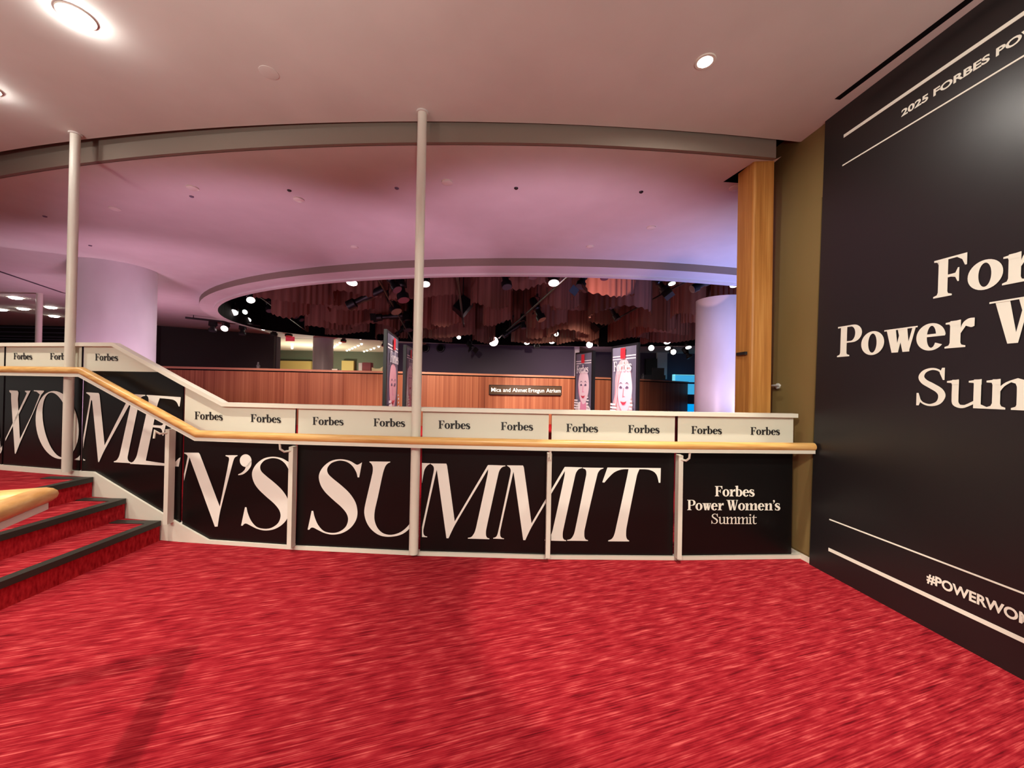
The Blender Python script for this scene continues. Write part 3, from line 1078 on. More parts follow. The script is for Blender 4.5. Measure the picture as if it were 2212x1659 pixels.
struct(b.build('baseboard_side', M_WHITE), 'short white baseboard under the olive wall')

# ceiling slot beside the graphic
s0, s1 = on_z(1803, 214, Z_CEIL - 0.002), on_z(2085, 0, Z_CEIL - 0.002)
sd = (s1 - s0).normalized()
sn = Vector((sd.y, -sd.x, 0))
if sn.x > 0:
    sn = -sn
b = MB()
e1 = s1 + sd * 0.5
b.hull8([s0, e1, e1 - sn * 0.045, s0 - sn * 0.045], [p + Vector((0, 0, 0.0015)) for p in (s0, e1, e1 - sn * 0.045, s0 - sn * 0.045)])
tag(b.build('linear_slot_diffuser', M_VOID), 'long black slot diffuser in the ceiling beside the black graphic', 'vent')

# wood pilaster
X0, X1c = 2.072, 2.242
Yf0, Yb0 = 3.36, 3.56
b = MB()
sk = -0.012
rr = 0.02
b.slab([(X0, Yf0 + rr), (X0 + rr * 0.3, Yf0 + rr * 0.3), (X0 + rr, Yf0), (X1c, Yf0 - 0.012), (X1c, Yb0), (X0 - 0.018, Yb0)], lambda x, y, d: Vector((x, y, 0.0 + d)), Z_SOF)
pl_ = thing('column_1', 'honey oak pilaster at the end of the guard', 'column', (2.13, 3.4, 0))
struct(pl_)
b.build('column_shaft', M_OAK, pl_)
q = MB()
pz = CAMZ - (763 - 843) * Yf0 / 835
pz = at_y(1606, 763, 3.42).z
q.box((X0 - 0.030, 3.40, pz - 0.013), (X0 - 0.006, 3.53, pz + 0.013))
t = tag(q.build('reader_plate', M_BLACK), 'small black plate fixed to the side of the oak pilaster', 'plate')

# ================================================================ CEILING FITTINGS
def downlight(px, py, z, lb, r=0.075, dome=0.02, m=None, grp=None):
    p = on_z(px, py, z)
    t = thing('downlight', lb, 'ceiling light', (p.x, p.y, z), grp)
    T = Matrix.Translation((p.x, p.y, z))
    b = MB()
    n = 28
    pr = [(r * 0.74, 0.0), (r * 0.74, -0.007), (r, -0.007), (r * 1.04, 0.0)]
    for (r0, z0), (r1, z1) in zip(pr[:-1], pr[1:]):
        a = [T @ Vector((r0 * math.cos(2 * math.pi * q / n), r0 * math.sin(2 * math.pi * q / n), z0)) for q in range(n)]
        c = [T @ Vector((r1 * math.cos(2 * math.pi * q / n), r1 * math.sin(2 * math.pi * q / n), z1)) for q in range(n)]
        b.add(a + c, [(q, (q + 1) % n, (q + 1) % n + n, q + n) for q in range(n)])
    b.build('trim_ring', M_WHITE, t, smooth=True)
    MB().lathe([(r * 0.73, -0.001), (r * 0.70, -0.002 - dome * 0.5), (r * 0.45, -0.002 - dome * 0.9), (0.004, -0.002 - dome)], 24, T).build('lens', m or M_DOWN, t, smooth=True)
    return p


M_DOWN2 = mat('lit_downlight_soft', (1, 1, 1), 0.3, emit=(1.0, 0.97, 0.92), es=150)
downlight(165, 34, Z_CEIL, 'bright ceiling downlight above the stairs', 0.085, 0.042, M_DOWN2)
downlight(1523, 132, Z_CEIL, 'bright ceiling downlight near the black wall graphic', 0.062, 0.003)
downlight(-34, 188, Z_CEIL, 'ceiling downlight at the frame edge over the landing', 0.08, 0.03, M_DOWN2)


def ceil_disc(px, py, z, name, lb, cat, r, h, m, grp=None):
    p = on_z(px, py, z)
    return tag(MB().lathe([(r, 0), (r, -h * 0.5), (r * 0.7, -h), (0.003, -h)], 20, Matrix.Translation((p.x, p.y, z))).build(name, m, smooth=True), lb, cat, grp)


ceil_disc(581, 157, Z_CEIL, 'ceiling_speaker', 'flat round ceiling speaker in the plain near ceiling', 'speaker', 0.062, 0.005, M_CEIL)
SP = [(625, 411), (857, 406), (1115, 406), (1385, 414), (414, 424), (195, 530), (97, 467)]
for k, (x, y) in enumerate(SP):
    lb = ['tiny dark sprinkler head in the pink soffit, left of the central pole by a hand', 'tiny sprinkler head just beside the central pole', 'tiny dark sprinkler head right of the central pole',
          'sprinkler head in the soffit towards the oak pilaster', 'sprinkler head below a small detector in the soffit', 'sprinkler head above the big white column', 'faint sprinkler head above the landing pole'][k]
    lb = lb.replace(', left of the central pole by a hand', ' between the poles').replace('right of the central pole', 'midway from pole to pilaster')
    ceil_disc(x, y, Z_SOF, 'sprinkler_head', lb, 'sprinkler', 0.021, 0.012, M_BLACK if k in (0, 2, 3) else M_HAIRD, 'sprinklers in the soffit')
DT = [(416, 405, 'pale round smoke detector paired with a sprinkler'), (645, 430, 'flat pale ceiling cap beneath a sprinkler head'), (966, 393, 'pale round detector near the central pole'), (1407, 491, 'flat pale speaker disc in the lilac part of the soffit'),
      (765, 533, 'small pale detector close to the ring edge'), (1275, 532, 'small detector close to the ring over the bright column side'), (248, 450, 'small pale cap in the soffit by the landing pole'), (1588, 405, 'pale detector half hidden by the oak pilaster')]
for x, y, lb in DT:
    ceil_disc(x, y, Z_SOF, 'smoke_detector', lb, 'detector', 0.055, 0.02, M_WHITE, 'small pale discs in the soffit')

# ================================================================ ATRIUM SIDE
b = MB()
b.add([(-26, 3.0, -0.002), (16, 3.0, -0.002), (16, 30, -0.002), (-26, 30, -0.002)], [(0, 1, 2, 3)])
struct(b.build('floor_atrium', M_RISER), 'atrium carpet beyond the guard')


def column(px_l, px_r, dist, lb, name, ztop=Z_SOF):
    al = math.atan2(px_l - W / 2, F)
    ar = math.atan2(px_r - W / 2, F)
    ac, half = (al + ar) / 2, (ar - al) / 2
    r = dist * math.sin(half)
    c = (dist * math.sin(ac), dist * math.cos(ac))
    MB().lathe([(r, 0), (r, ztop)], 64, Matrix.Translation((c[0], c[1], 0))).build(name, M_PLASTER, smooth=True)
    struct(bpy.data.objects[name], lb)
    return c, r


column(138, 336, 10.0, 'big round white column behind the landing', 'column_2')
CR, rC = column(1500, 1618, 10.0, 'big round lilac-lit column beside the oak pilaster', 'column_3', 3.40)
column(674, 719, 19.5, 'round column standing in the bright room opening', 'column_4')

# wood front of the balcony desk
WF = [(300, 789.5, 11.8), (400, 792, 12.0), (560, 795.5, 12.1), (740, 800, 12.2), (900, 803, 12.6), (1050, 807.5, 13.4), (1230, 812.5, 14.8), (1322, 816, 15.8), (1390, 819, 16.6), (1486, 824.5, 18.6)]
tops = [at_y(*w) for w in WF]
ZW = sum(p.z for p in tops) / len(tops)
wf = thing('wood_parapet', 'long curved ribbed wood parapet across the atrium', 'parapet', (0, 13, 0))
for p, w in zip(tops, WF):
    # put every point where its top edge meets the common height
    d = ray(w[0], w[1])
    tt = (ZW - CAMZ) / d.z
    p.x, p.y, p.z = d.x * tt, d.y * tt, ZW
b = MB()
for p, q in zip(tops[:-1], tops[1:]):
    b.hull8([(p.x, p.y, 0), (q.x, q.y, 0), (q.x, q.y + 0.12, 0), (p.x, p.y + 0.12, 0)], [(p.x, p.y, ZW - 0.10), (q.x, q.y, ZW - 0.10), (q.x, q.y + 0.12, ZW - 0.10), (p.x, p.y + 0.12, ZW - 0.10)])
b.build('ribbed_front', M_SLAT, wf)
b = MB()
b.sweep([p + Vector((0, 0.05, -0.085)) for p in tops], [(-0.09, -0.018), (0.05, -0.018), (0.05, 0.018), (-0.09, 0.018)])
b.build('shadow_gap', M_VOID, wf)
b = MB()
b.sweep([p + Vector((0, 0.03, -0.032)) for p in tops], [(-0.10, -0.032), (0.06, -0.032), (0.06, 0.032), (-0.10, 0.032)])
b.build('top_rail', mat('parapet_top_wood', (0.50, 0.22, 0.13), 0.4), wf)

# name sign on the parapet


def para_at(px, py, off):
    d = ray(px, py)
    for p, q in zip(tops[:-1], tops[1:]):
        e = Vector((q.x - p.x, q.y - p.y, 0))
        n = Vector((e.y, -e.x, 0)).normalized()
        P = on_plane(px, py, Vector((p.x, p.y, 0)) + n * off, n)
        t = (P - Vector((p.x, p.y, P.z))).dot(e) / e.length_squared
        if -0.001 <= t <= 1.001:
            return P
    return P


pA, pB = para_at(1057, 843, 0.1), para_at(1213, 843, 0.1)
sdr = Vector((pB.x - pA.x, pB.y - pA.y, 0))
slen = sdr.length
sdr.normalize()
snr = Vector((sdr.y, -sdr.x, 0))
zc_ = para_at(1135, 843, 0.1).z
hs = 0.17
sg = thing('name_sign', 'long bronze name sign with white lettering on the wood parapet', 'sign', tuple(pA))


def sp(u, v, d):
    return Vector((pA.x, pA.y, zc_ - 0.012 * 0)) + sdr * u + snr * d + Vector((0, 0, v))


MB().hull8([sp(0, -hs, -0.095), sp(slen, -hs, -0.095), sp(slen, -hs, 0), sp(0, -hs, 0)], [sp(0, hs, -0.095), sp(slen, hs, -0.095), sp(slen, hs, 0), sp(0, hs, 0)]).build('plaque', M_PLAQUE, sg)
b = MB()
for (u0, u1, v0, v1) in ((0, slen, hs - 0.02, hs), (0, slen, -hs, -hs + 0.02), (0, 0.02, -hs, hs), (slen - 0.02, slen, -hs, hs)):
    b.hull8([sp(u0, v0, 0), sp(u1, v0, 0), sp(u1, v0, 0.01), sp(u0, v0, 0.01)], [sp(u0, v1, 0), sp(u1, v1, 0), sp(u1, v1, 0.01), sp(u0, v1, 0.01)])
b.build('sign_frame', M_BLACK, sg)
vs, fs, tw, cap = sans('Mica and Ahmet Ertegun Atrium', 0.010)
k = (slen * 0.955) / tw
M_SIGNW = mat('sign_white_glow', (0.95, 0.95, 0.88), 0.5, emit=(0.9, 1.0, 0.9), es=0.6)  # letters emit a little of their own to read white
for off, vs, fs in sans_words('Mica and Ahmet Ertegun Atrium', 0.010):
    b = MB()
    b.add([sp(slen * 0.025 + (x + off) * k, -0.065 + y * k, 0.006) for x, y in vs], fs)
    b.build('sign_text', M_SIGNW, sg)

# magazine cover kiosks


def kiosk(lb, pl, pr, thick, look, zbase=0.0):
    """pl, pr: (px, py, depth) of the two upper corners of the printed face"""
    a, c = at_y(*pl), at_y(*pr)
    zt = (a.z + c.z) / 2
    e = Vector((c.x - a.x, c.y - a.y, 0))
    wdt = e.length
    e.normalize()
    n = Vector((e.y, -e.x, 0))
    t = thing('poster_kiosk', lb, 'display board', (a.x, a.y, zbase), 'event cover display boards')
    hgt = zt - zbase

    def at(u, v, d):       # u 0..1 across, v metres from the top
        return Vector((a.x, a.y, zt)) + e * (u * wdt) + n * d + Vector((0, 0, -v))
    MB().hull8([at(0, hgt, 0), at(1, hgt, 0), at(1, hgt, -thick), at(0, hgt, -thick)], [at(0, 0, 0), at(1, 0, 0), at(1, 0, -thick), at(0, 0, -thick)]).build('board', M_BLACK, t)
    hv = zt - 1.0        # visible height above the guard from here
    cov = MB().flat([[(0.06, 0.03), (0.94, 0.03), (0.94, hgt - 0.15), (0.06, hgt - 0.15)]], lambda u, v: at(u, v, 0.002)).build('cover_sheet', M_POSTER, t)
    k = [0.004]

    def art(name, m, *polys):
        b = MB()
        for pl_ in polys:
            b.flat([pl_], lambda u, v: at(u, v * hv, k[0]))
        k[0] += 0.0015
        b.build(name, m, cov)
    art('ruled_line', M_WTEXT, [(0.07, 0.155), (0.93, 0.155), (0.93, 0.17), (0.07, 0.17)], [(0.07, 0.195), (0.93, 0.195), (0.93, 0.21), (0.07, 0.21)])
    look(art)
    art('red_tab', M_RED, [(0.42, 0.05), (0.60, 0.05), (0.60, 0.20), (0.42, 0.20)])
    b = MB()
    for n_, pc in enumerate(serif('Forbes', 20, -2)[0]):
        b.flat(pc, lambda x, y: at(0.16 + 0.68 * x / FW, (0.375 - 0.14 * y / 100) * hv, k[0] + 0.001 + 0.0005 * (n_ % 6)))
    b.build('masthead', M_WTEXT, cov)
    k[0] += 0.006
    for q, w_ in enumerate((0.20, 0.24, 0.22, 0.26)):
        art('caption_line', M_WTEXT, [(0.07, 0.84 + q * 0.045), (0.07 + w_, 0.84 + q * 0.045), (0.07 + w_, 0.87 + q * 0.045), (0.07, 0.87 + q * 0.045)])
    for q, w_ in enumerate((0.08, 0.12, 0.10, 0.13, 0.11)):
        art('caption_line', M_WTEXT, [(0.80, 0.78 + q * 0.05), (0.80 + w_, 0.78 + q * 0.05), (0.80 + w_, 0.805 + q * 0.05), (0.80, 0.805 + q * 0.05)])
    return t


def EL(cx, cy, rx, ry, n=28):
    return ellipse(cx, cy, rx, ry, n)


def face_parts(art, cx, cy, rx, ry, skin, shade):
    art('neck', shade, [(cx - rx * 0.45, cy + ry * 0.6), (cx + rx * 0.45, cy + ry * 0.6), (cx + rx * 0.75, cy + ry * 1.9), (cx - rx * 0.75, cy + ry * 1.9)])
    art('face', skin, smooth_loop([(cx - rx, cy - ry * 0.3), (cx - rx * 0.7, cy - ry * 0.9), (cx, cy - ry * 1.05), (cx + rx * 0.7, cy - ry * 0.9), (cx + rx, cy - ry * 0.3), (cx + rx * 0.92, cy + ry * 0.3), (cx + rx * 0.5, cy + ry * 0.85), (cx, cy + ry * 1.02), (cx - rx * 0.5, cy + ry * 0.85), (cx - rx * 0.92, cy + ry * 0.3)], 4, 80))
    art('cheek_shade', shade, smooth_loop([(cx - rx * 0.98, cy - ry * 0.2), (cx - rx * 0.80, cy + ry * 0.2), (cx - rx * 0.55, cy + ry * 0.7), (cx - rx * 0.1, cy + ry * 0.98), (cx - rx * 0.5, cy + ry * 0.85), (cx - rx * 0.92, cy + ry * 0.3)], 3, 80),
        [(cx - rx * 0.10, cy - ry * 0.15), (cx - rx * 0.02, cy - ry * 0.15), (cx - rx * 0.05, cy + ry * 0.22), (cx + rx * 0.20, cy + ry * 0.26), (cx - rx * 0.20, cy + ry * 0.30)])
    for q in (-1, 1):
        art('eye', M_HAIRD, smooth_loop([(cx + q * rx * 0.64, cy - ry * 0.16), (cx + q * rx * 0.42, cy - ry * 0.25), (cx + q * rx * 0.18, cy - ry * 0.15), (cx + q * rx * 0.40, cy - ry * 0.11)], 3, 80))
        art('eyebrow', M_HAIRD, [(cx + q * rx * 0.70, cy - ry * 0.30), (cx + q * rx * 0.42, cy - ry * 0.43), (cx + q * rx * 0.14, cy - ry * 0.34), (cx + q * rx * 0.42, cy - ry * 0.38)])
    art('mouth', M_LIPS, smooth_loop([(cx - rx * 0.40, cy + ry * 0.48), (cx, cy + ry * 0.52), (cx + rx * 0.40, cy + ry * 0.47), (cx + rx * 0.22, cy + ry * 0.60), (cx, cy + ry * 0.64), (cx - rx * 0.22, cy + ry * 0.60)], 3, 80))


def look_long(art):
    art('hair', M_HAIRP, smooth_loop([(0.48, 0.20), (0.66, 0.24), (0.78, 0.42), (0.80, 0.65), (0.84, 0.85), (0.84, 1.05), (0.14, 1.05), (0.08, 0.92), (0.18, 0.70), (0.20, 0.45), (0.32, 0.26)], 4, 80))
    face_parts(art, 0.54, 0.66, 0.29, 0.30, M_SKIN, M_SKIN2)
    art('hair_strand', M_HAIRP, smooth_loop([(0.30, 0.32), (0.48, 0.30), (0.34, 0.55), (0.30, 0.80), (0.20, 1.0), (0.14, 0.95), (0.24, 0.70)], 3, 80))
    art('hair_shade', M_SKIN2, [(0.27, 0.42), (0.29, 0.42), (0.25, 0.70), (0.17, 0.93), (0.16, 0.90), (0.23, 0.68)], [(0.36, 0.42), (0.375, 0.42), (0.33, 0.60), (0.31, 0.62)])


def look_short(art):
    art('hair', M_HAIRD, smooth_loop([(0.50, 0.24), (0.74, 0.30), (0.82, 0.50), (0.80, 0.70), (0.20, 0.72), (0.17, 0.50), (0.28, 0.30)], 4, 80))
    art('shoulders', M_WTEXT, [(0.07, 0.98), (0.30, 0.88), (0.72, 0.88), (0.92, 0.98), (0.92, 1.1), (0.07, 1.1)])
    face_parts(art, 0.54, 0.63, 0.30, 0.28, M_SKIN, M_PINKP)


def look_pink(art):
    art('hair', M_HAIRD, smooth_loop([(0.50, 0.40), (0.80, 0.46), (0.86, 0.80), (0.80, 1.05), (0.12, 1.05), (0.12, 0.80), (0.22, 0.46)], 4, 80))
    face_parts(art, 0.50, 0.70, 0.30, 0.30, M_SKIN2 if False else mat('print_rose', (0.86, 0.46, 0.46), 0.5), M_PINKP)


def look_pattern(art):
    art('hair', M_WTEXT, smooth_loop([(0.5, 0.36), (0.85, 0.45), (0.9, 1.08), (0.1, 1.08), (0.15, 0.45)], 4, 80))
    face_parts(art, 0.50, 0.58, 0.26, 0.24, M_SKIN, M_PINKP)
    art('dress_pattern', M_PINKP, *[EL(0.2 + 0.6 * ((q * 37) % 17) / 17, 0.86 + 0.2 * ((q * 11) % 7) / 7, 0.04, 0.012, 8) for q in range(16)])


K1 = kiosk('wide cover display board with a long-haired woman portrait, next to the oak side', (1321, 750, 5.3), (1379, 738, 4.75), 0.03, look_long)
K2 = kiosk('slim cover display board with a short-haired woman portrait', (1243, 763, 6.6), (1281, 756, 6.1), 0.05, look_short)
K3 = kiosk('sharply angled cover board with a rose-toned face, beside the central pole', (836, 710, 4.4), (861, 732, 5.3), 0.035, look_pink)
K4 = kiosk('sliver of a pink patterned cover board half hidden by the central pole', (878, 746, 6.3), (893, 752, 7.0), 0.05, look_pattern)
for o_ in ():
    pass

# ---- far walls
def wall_seg(name, pts, z0, z1, m, lb, thick=0.12):
    b = MB()
    for p, q in zip(pts[:-1], pts[1:]):
        b.hull8([(p[0], p[1], z0), (q[0], q[1], z0), (q[0], q[1] + thick, z0), (p[0], p[1] + thick, z0)], [(p[0], p[1], z1), (q[0], q[1], z1), (q[0], q[1] + thick, z1), (p[0], p[1] + thick, z1)])
    return struct(b.build(name, m), lb)


def xy(px, y):
    return (at_y(px, 830, y).x, y)


wall_seg('wall_far_left', [xy(300, 13.8), xy(345, 14.4), xy(590, 16.4)], 0, Z_SOF, M_DARK, 'dark wall under the far soffit')
wall_seg('wall_far', [xy(846, 18.8), xy(1000, 18.7), xy(1250, 18.8)], 0, Z_SOF, M_DARK2, 'charcoal back wall beneath the curtains')
wall_seg('wall_far_right', [xy(1250, 21.5), xy(1330, 21.5), xy(1700, 21.5)], 0, Z_SOF, M_DARK2, 'blue-grey back wall behind the end of the parapet')
b = MB().box((at_y(1241, 800, 18.5).x, 18.5, 0), (at_y(1251, 800, 18.5).x, 18.9, Z_SOF))
struct(b.build('trim_4', M_PLASTER), 'pale wall end beside the charcoal wall')
b = MB().box((at_y(1420, 800, 21.2).x, 21.2, 1.9), (at_y(1441, 800, 21.2).x, 21.4, Z_SOF))
struct(b.build('trim_5', M_PLASTER), 'pale panel on the blue-grey wall')
b = MB().box((at_y(1395, 800, 21.2).x, 21.2, 1.9), (at_y(1419, 800, 21.2).x, 21.4, 3.0))
tag(b.build('wall_screen', M_BLACK), 'dark wall screen beside the pale panel', 'screen')
for x_, lb in ((918, 'round black loudspeaker on the charcoal wall beside the pole'), (951, 'second round black loudspeaker on the charcoal wall')):
    p = at_y(x_, 752, 18.55)
    t = thing('wall_loudspeaker', lb, 'loudspeaker', tuple(p))
    MB().lathe([(0.20, 0), (0.20, 0.10), (0.17, 0.12)], 24, Matrix.Translation((p.x, p.y + 0.14, p.z)) @ Matrix.Rotation(math.radians(90), 4, 'X')).build('rim', M_BLACK, t, smooth=True)
    MB().lathe([(0.15, 0), (0.06, 0.02)], 24, Matrix.Translation((p.x, p.y + 0.02, p.z)) @ Matrix.Rotation(math.radians(90), 4, 'X')).build('cone', M_VOID, t, smooth=True)

for nm, x0, x1, y0, y1 in (('wall_atrium_end', 15.7, 15.9, 4.6, 21.5), ('wall_landing_end', -25.4, -25.2, 5.6, 15.0)):
    struct(MB().box((x0, y0, 0), (x1, y1, Z_SOF)).build(nm, M_DARK), 'dark end wall of the lobby')

# bright room seen through the opening
yA, yB2 = 17.9, 28.5
xl, xr = at_y(588, 760, yA).x, at_y(846, 760, 19.0).x
zr = 3.345
M_GREEN = mat('grey_green_wall', (0.10, 0.115, 0.075), 0.7)
M_RCEIL = mat('pale_room_ceiling', (0.72, 0.74, 0.58), 0.8)
b = MB()
b.add([(xl - 4, yA - 0.2, zr), (xr + 1.5, yA - 0.2, zr), (xr + 1.5, yB2, zr), (xl - 4, yB2, zr)], [(0, 1, 2, 3)])
struct(b.build('ceiling_bright_room', M_RCEIL), 'pale ceiling of the bright side room')
b = MB().box((xl - 5, yB2 - 4.2, 0), (xr + 2, yB2 - 4.0, zr))
struct(b.build('wall_bright_room', M_GREEN), 'grey green wall of the bright side room')
M_YEL = mat('yellow_wood_panel', (0.50, 0.38, 0.12), 0.6)
for x0, x1, lb in ((598, 672, 'yellow lit lower panel behind the parapet'), (738, 764, 'second yellow panel beyond the far column')):
    p0, p1 = at_y(x0, 779, yB2 - 4.5), at_y(x1, 779, yB2 - 4.5)
    b = MB().box((p0.x, p0.y, 0), (p1.x, p1.y + 0.2, p0.z))
    tag(b.build('service_counter', M_YEL), lb, 'counter')
b = MB().box((at_y(588, 760, 17.0).x, 17.0, 0), (at_y(597, 760, 17.0).x, 17.3, zr))
struct(b.build('trim_6', M_DARK2), 'dark jamb of the bright room opening')
b = MB().box((at_y(838, 760, 18.4).x, 18.4, 0), (at_y(852, 760, 18.4).x, 18.9, zr))
struct(b.build('trim_7', mat('grey_jamb', (0.20, 0.21, 0.18), 0.6)), 'grey jamb of the bright room opening')
p0, p1 = at_y(617, 727, 16.2), at_y(635, 737, 16.2)
es = thing('exit_sign', 'red hanging sign over the bright room opening', 'sign', ((p0.x + p1.x) / 2, 16.2, p0.z))
MB().box((p0.x, 16.2, p1.z), (p1.x, 16.25, p0.z)).build('sign_face', mat('red_sign', (0.65, 0.03, 0.06), 0.5, emit=(0.9, 0.05, 0.1), es=0.35), es)
MB().box((p0.x + 0.12, 16.22, p0.z), (p0.x + 0.15, 16.24, Z_SOF)).build('hanger', M_WHITE, es)
# rows of small lamps in that ceiling
rows = [[(720, 750), (724, 747.5), (729, 744), (734.5, 740.5)], [(749.5, 757), (755, 755), (761, 752.5), (767, 749.5), (774, 746.5), (781, 743)], [(786.5, 759), (793, 757), (801, 754.5), (808, 752), (818, 748.5)], [(631, 743), (631, 746), (631, 749), (631, 752)]]
RL = ['small bulb in the row next to the round far column', 'small bulb in the middle row of the bright room ceiling', 'small bulb in the row by the grey jamb', 'small bulb in the short row under the red sign']
for ri, row in enumerate(rows):
    for x_, y_ in row:
        p = on_z(x_, y_, zr - 0.02)
        tag(MB().lathe([(0.05, 0), (0.06, -0.03), (0.03, -0.07)], 10, Matrix.Translation((p.x, p.y, zr - 0.001))).build('ceiling_bulb', mat('bulb_glow', (1, 1, 1), 0.3, emit=(1, 0.97, 0.85), es=7), smooth=True), RL[ri], 'bulb', 'bulb row %s' % ['beside the column', 'in the middle', 'by the jamb', 'under the sign'][ri])
# boxes on the parapet ledge
pb = at_y(790, 797, 12.9)
t = tag(MB().box((pb.x - 0.12, pb.y, ZW), (pb.x + 0.16, pb.y + 0.25, at_y(790, 783, 12.9).z)).build('carton', mat('maroon_carton', (0.26, 0.06, 0.06), 0.6)), 'maroon box standing on the parapet ledge', 'box')
t = tag(MB().box((pb.x - 0.24, pb.y, ZW), (pb.x - 0.125, pb.y + 0.25, at_y(790, 784, 12.9).z)).build('paper_stack', M_CREAM), 'white stack against the maroon box on the ledge', 'stack')
pb2 = at_y(814, 795, 12.95)
b = MB()
b.slab([(pb2.x - 0.17, ZW), (pb2.x + 0.17, ZW), (pb2.x + 0.19, ZW + 0.16), (pb2.x + 0.10, ZW + 0.10), (pb2.x - 0.05, ZW + 0.09), (pb2.x - 0.17, ZW + 0.13)], lambda x, z, d: Vector((x, pb2.y + d, z)), 0.2)
tag(b.build('open_carton', mat('buff_card', (0.70, 0.60, 0.34), 0.7)), 'open buff carton beside the maroon box', 'box')
pb3 = at_y(723, 797, 12.7)
tag(MB().box((pb3.x - 0.09, pb3.y, ZW), (pb3.x + 0.09, pb3.y + 0.12, ZW + 0.05)).build('folded_napkin', M_CREAM), 'small white folded item alone on the ledge', 'napkin')
# black gear on the ledge at the end of the parapet
pc_ = at_y(1412, 815, 17.0)
g = thing('mixing_desk', 'black sound equipment on the end of the parapet', 'equipment', (pc_.x, pc_.y, ZW))
MB().box((pc_.x - 0.42, pc_.y, ZW), (pc_.x + 0.52, pc_.y + 0.4, ZW + 0.20)).build('console', M_BLACK, g)
MB().box((pc_.x - 0.02, pc_.y + 0.1, ZW + 0.2), (pc_.x + 0.5, pc_.y + 0.16, ZW + 0.52)).build('screen', M_BLACK, g)
pq = at_y(1391, 812, 16.7)
tag(MB().lathe([(0.05, 0), (0.06, 0.10), (0.03, 0.14), (0.025, 0.24)], 14, Matrix.Translation((pq.x, pq.y + 0.1, ZW))).build('water_bottle', M_LENSD, smooth=True), 'clear bottle standing on the parapet next to the equipment', 'bottle')
pq = at_y(553, 790, 12.1)
tag(MB().lathe([(0.05, 0), (0.06, 0.08), (0.03, 0.12), (0.025, 0.2)], 14, Matrix.Translation((pq.x, pq.y + 0.1, ZW))).build('drinking_glass', M_LENSD, smooth=True), 'small glass on the parapet in front of the dark wall', 'glass')
# lit blue glazing beyond the parapet end
M_CYAN = mat('blue_lit_glass', (0.05, 0.3, 0.6), 0.2, emit=(0.05, 0.42, 0.75), es=0.9)
M_CYANF = mat('pale_blue_frame', (0.3, 0.7, 0.8), 0.3, emit=(0.22, 0.75, 0.90), es=0.9)
M_CYAN2 = mat('blue_lit_glass_lower', (0.02, 0.3, 0.8), 0.2, emit=(0.0, 0.40, 1.0), es=0.9)
wnd = thing('window_1', 'blue lit glazing beyond the end of the parapet', 'window')
struct(wnd)
YW = 20.4


def wb(x0, y0, x1, y1, m, nm, d=0.0):
    a, c = at_y(x0, y0, YW), at_y(x1, y1, YW)
    MB().box((a.x, YW - d, c.z), (c.x, YW + 0.05, a.z)).build(nm, m, wnd)


wb(1458, 811, 1520, 826, M_CYAN, 'upper_pane')
wb(1454, 809, 1520, 811.5, M_CYANF, 'window_frame', 0.05)
wb(1453, 809, 1457.5, 828, M_CYANF, 'window_frame', 0.05)
wb(1470, 829, 1520, 852.5, M_CYAN, 'middle_pane')
wb(1470, 826, 1520, 828.5, mat('navy_bar', (0.02, 0.06, 0.2), 0.5), 'transom', 0.05)
wb(1470, 852.5, 1520, 872.5, mat('slate_spandrel', (0.06, 0.10, 0.22), 0.5), 'spandrel')
wb(1470, 872.5, 1520, 905, M_CYAN2, 'lower_pane')

# far end of the landing side: dark windows, slim post, downlights
yg = 15.0
w2 = thing('window_2', 'dark glazing at the far end beyond the landing', 'window')
struct(w2)
a, c = at_y(-260, 688, yg), at_y(345, 760, yg)
zt_ = at_y(60, 692, yg).z
MB().box((a.x, yg, 0), (c.x, yg + 0.1, zt_)).build('dark_pane', mat('dark_glass', (0.008, 0.009, 0.012), 0.08, spec=0.8), w2)
MB().box((a.x, yg - 0.02, zt_), (c.x, yg + 0.1, Z_SOF)).build('window_head', M_DARK, w2)
for yy in (708, 718, 727, 733):
    q = at_y(60, yy, yg)
    MB().box((a.x, yg - 0.03, q.z - 0.02), (c.x, yg, q.z + 0.02)).build('reflection_streak', M_DARK2, w2)  # paler strips stand in for light streaks mirrored in the pane
pp = at_y(84, 700, 9.2)
t = tag(MB().lathe([(0.055, 0), (0.055, Z_SOF)], 16, Matrix.Translation((pp.x, pp.y, 0))).build('lobby_post', M_WHITE, smooth=True), 'thin distant white post beyond the landing', 'post')
for x_, y_, lb in ((34, 642, 'highest of the far downlights beyond the landing'), (3, 668, 'far downlight at the frame edge beyond the landing'), (50, 666, 'far downlight beside the thin distant post'), (110, 663, 'upper far downlight next to the landing pole'), (117, 682, 'lowest far downlight next to the landing pole')):
    downlight(x_, y_, Z_SOF, lb, 0.16, 0.05, mat('far_downlight_glow', (1, 1, 1), 0.3, emit=(1, 0.95, 0.85), es=30), 'far downlights beyond the landing')
ta, tb = on_z(-60, 568, Z_SOF - 0.01), on_z(131, 632, Z_SOF - 0.01)
struct(MB().hull8([ta, tb, tb + Vector((0, 0.10, 0)), ta + Vector((0, 0.10, 0))], [p + Vector((0, 0, 0.012)) for p in (ta, tb, tb + Vector((0, 0.10, 0)), ta + Vector((0, 0.10, 0)))]).build('trim_8', M_DARK), 'dark reveal line in the far soffit')

# ---- hanging mesh curtains


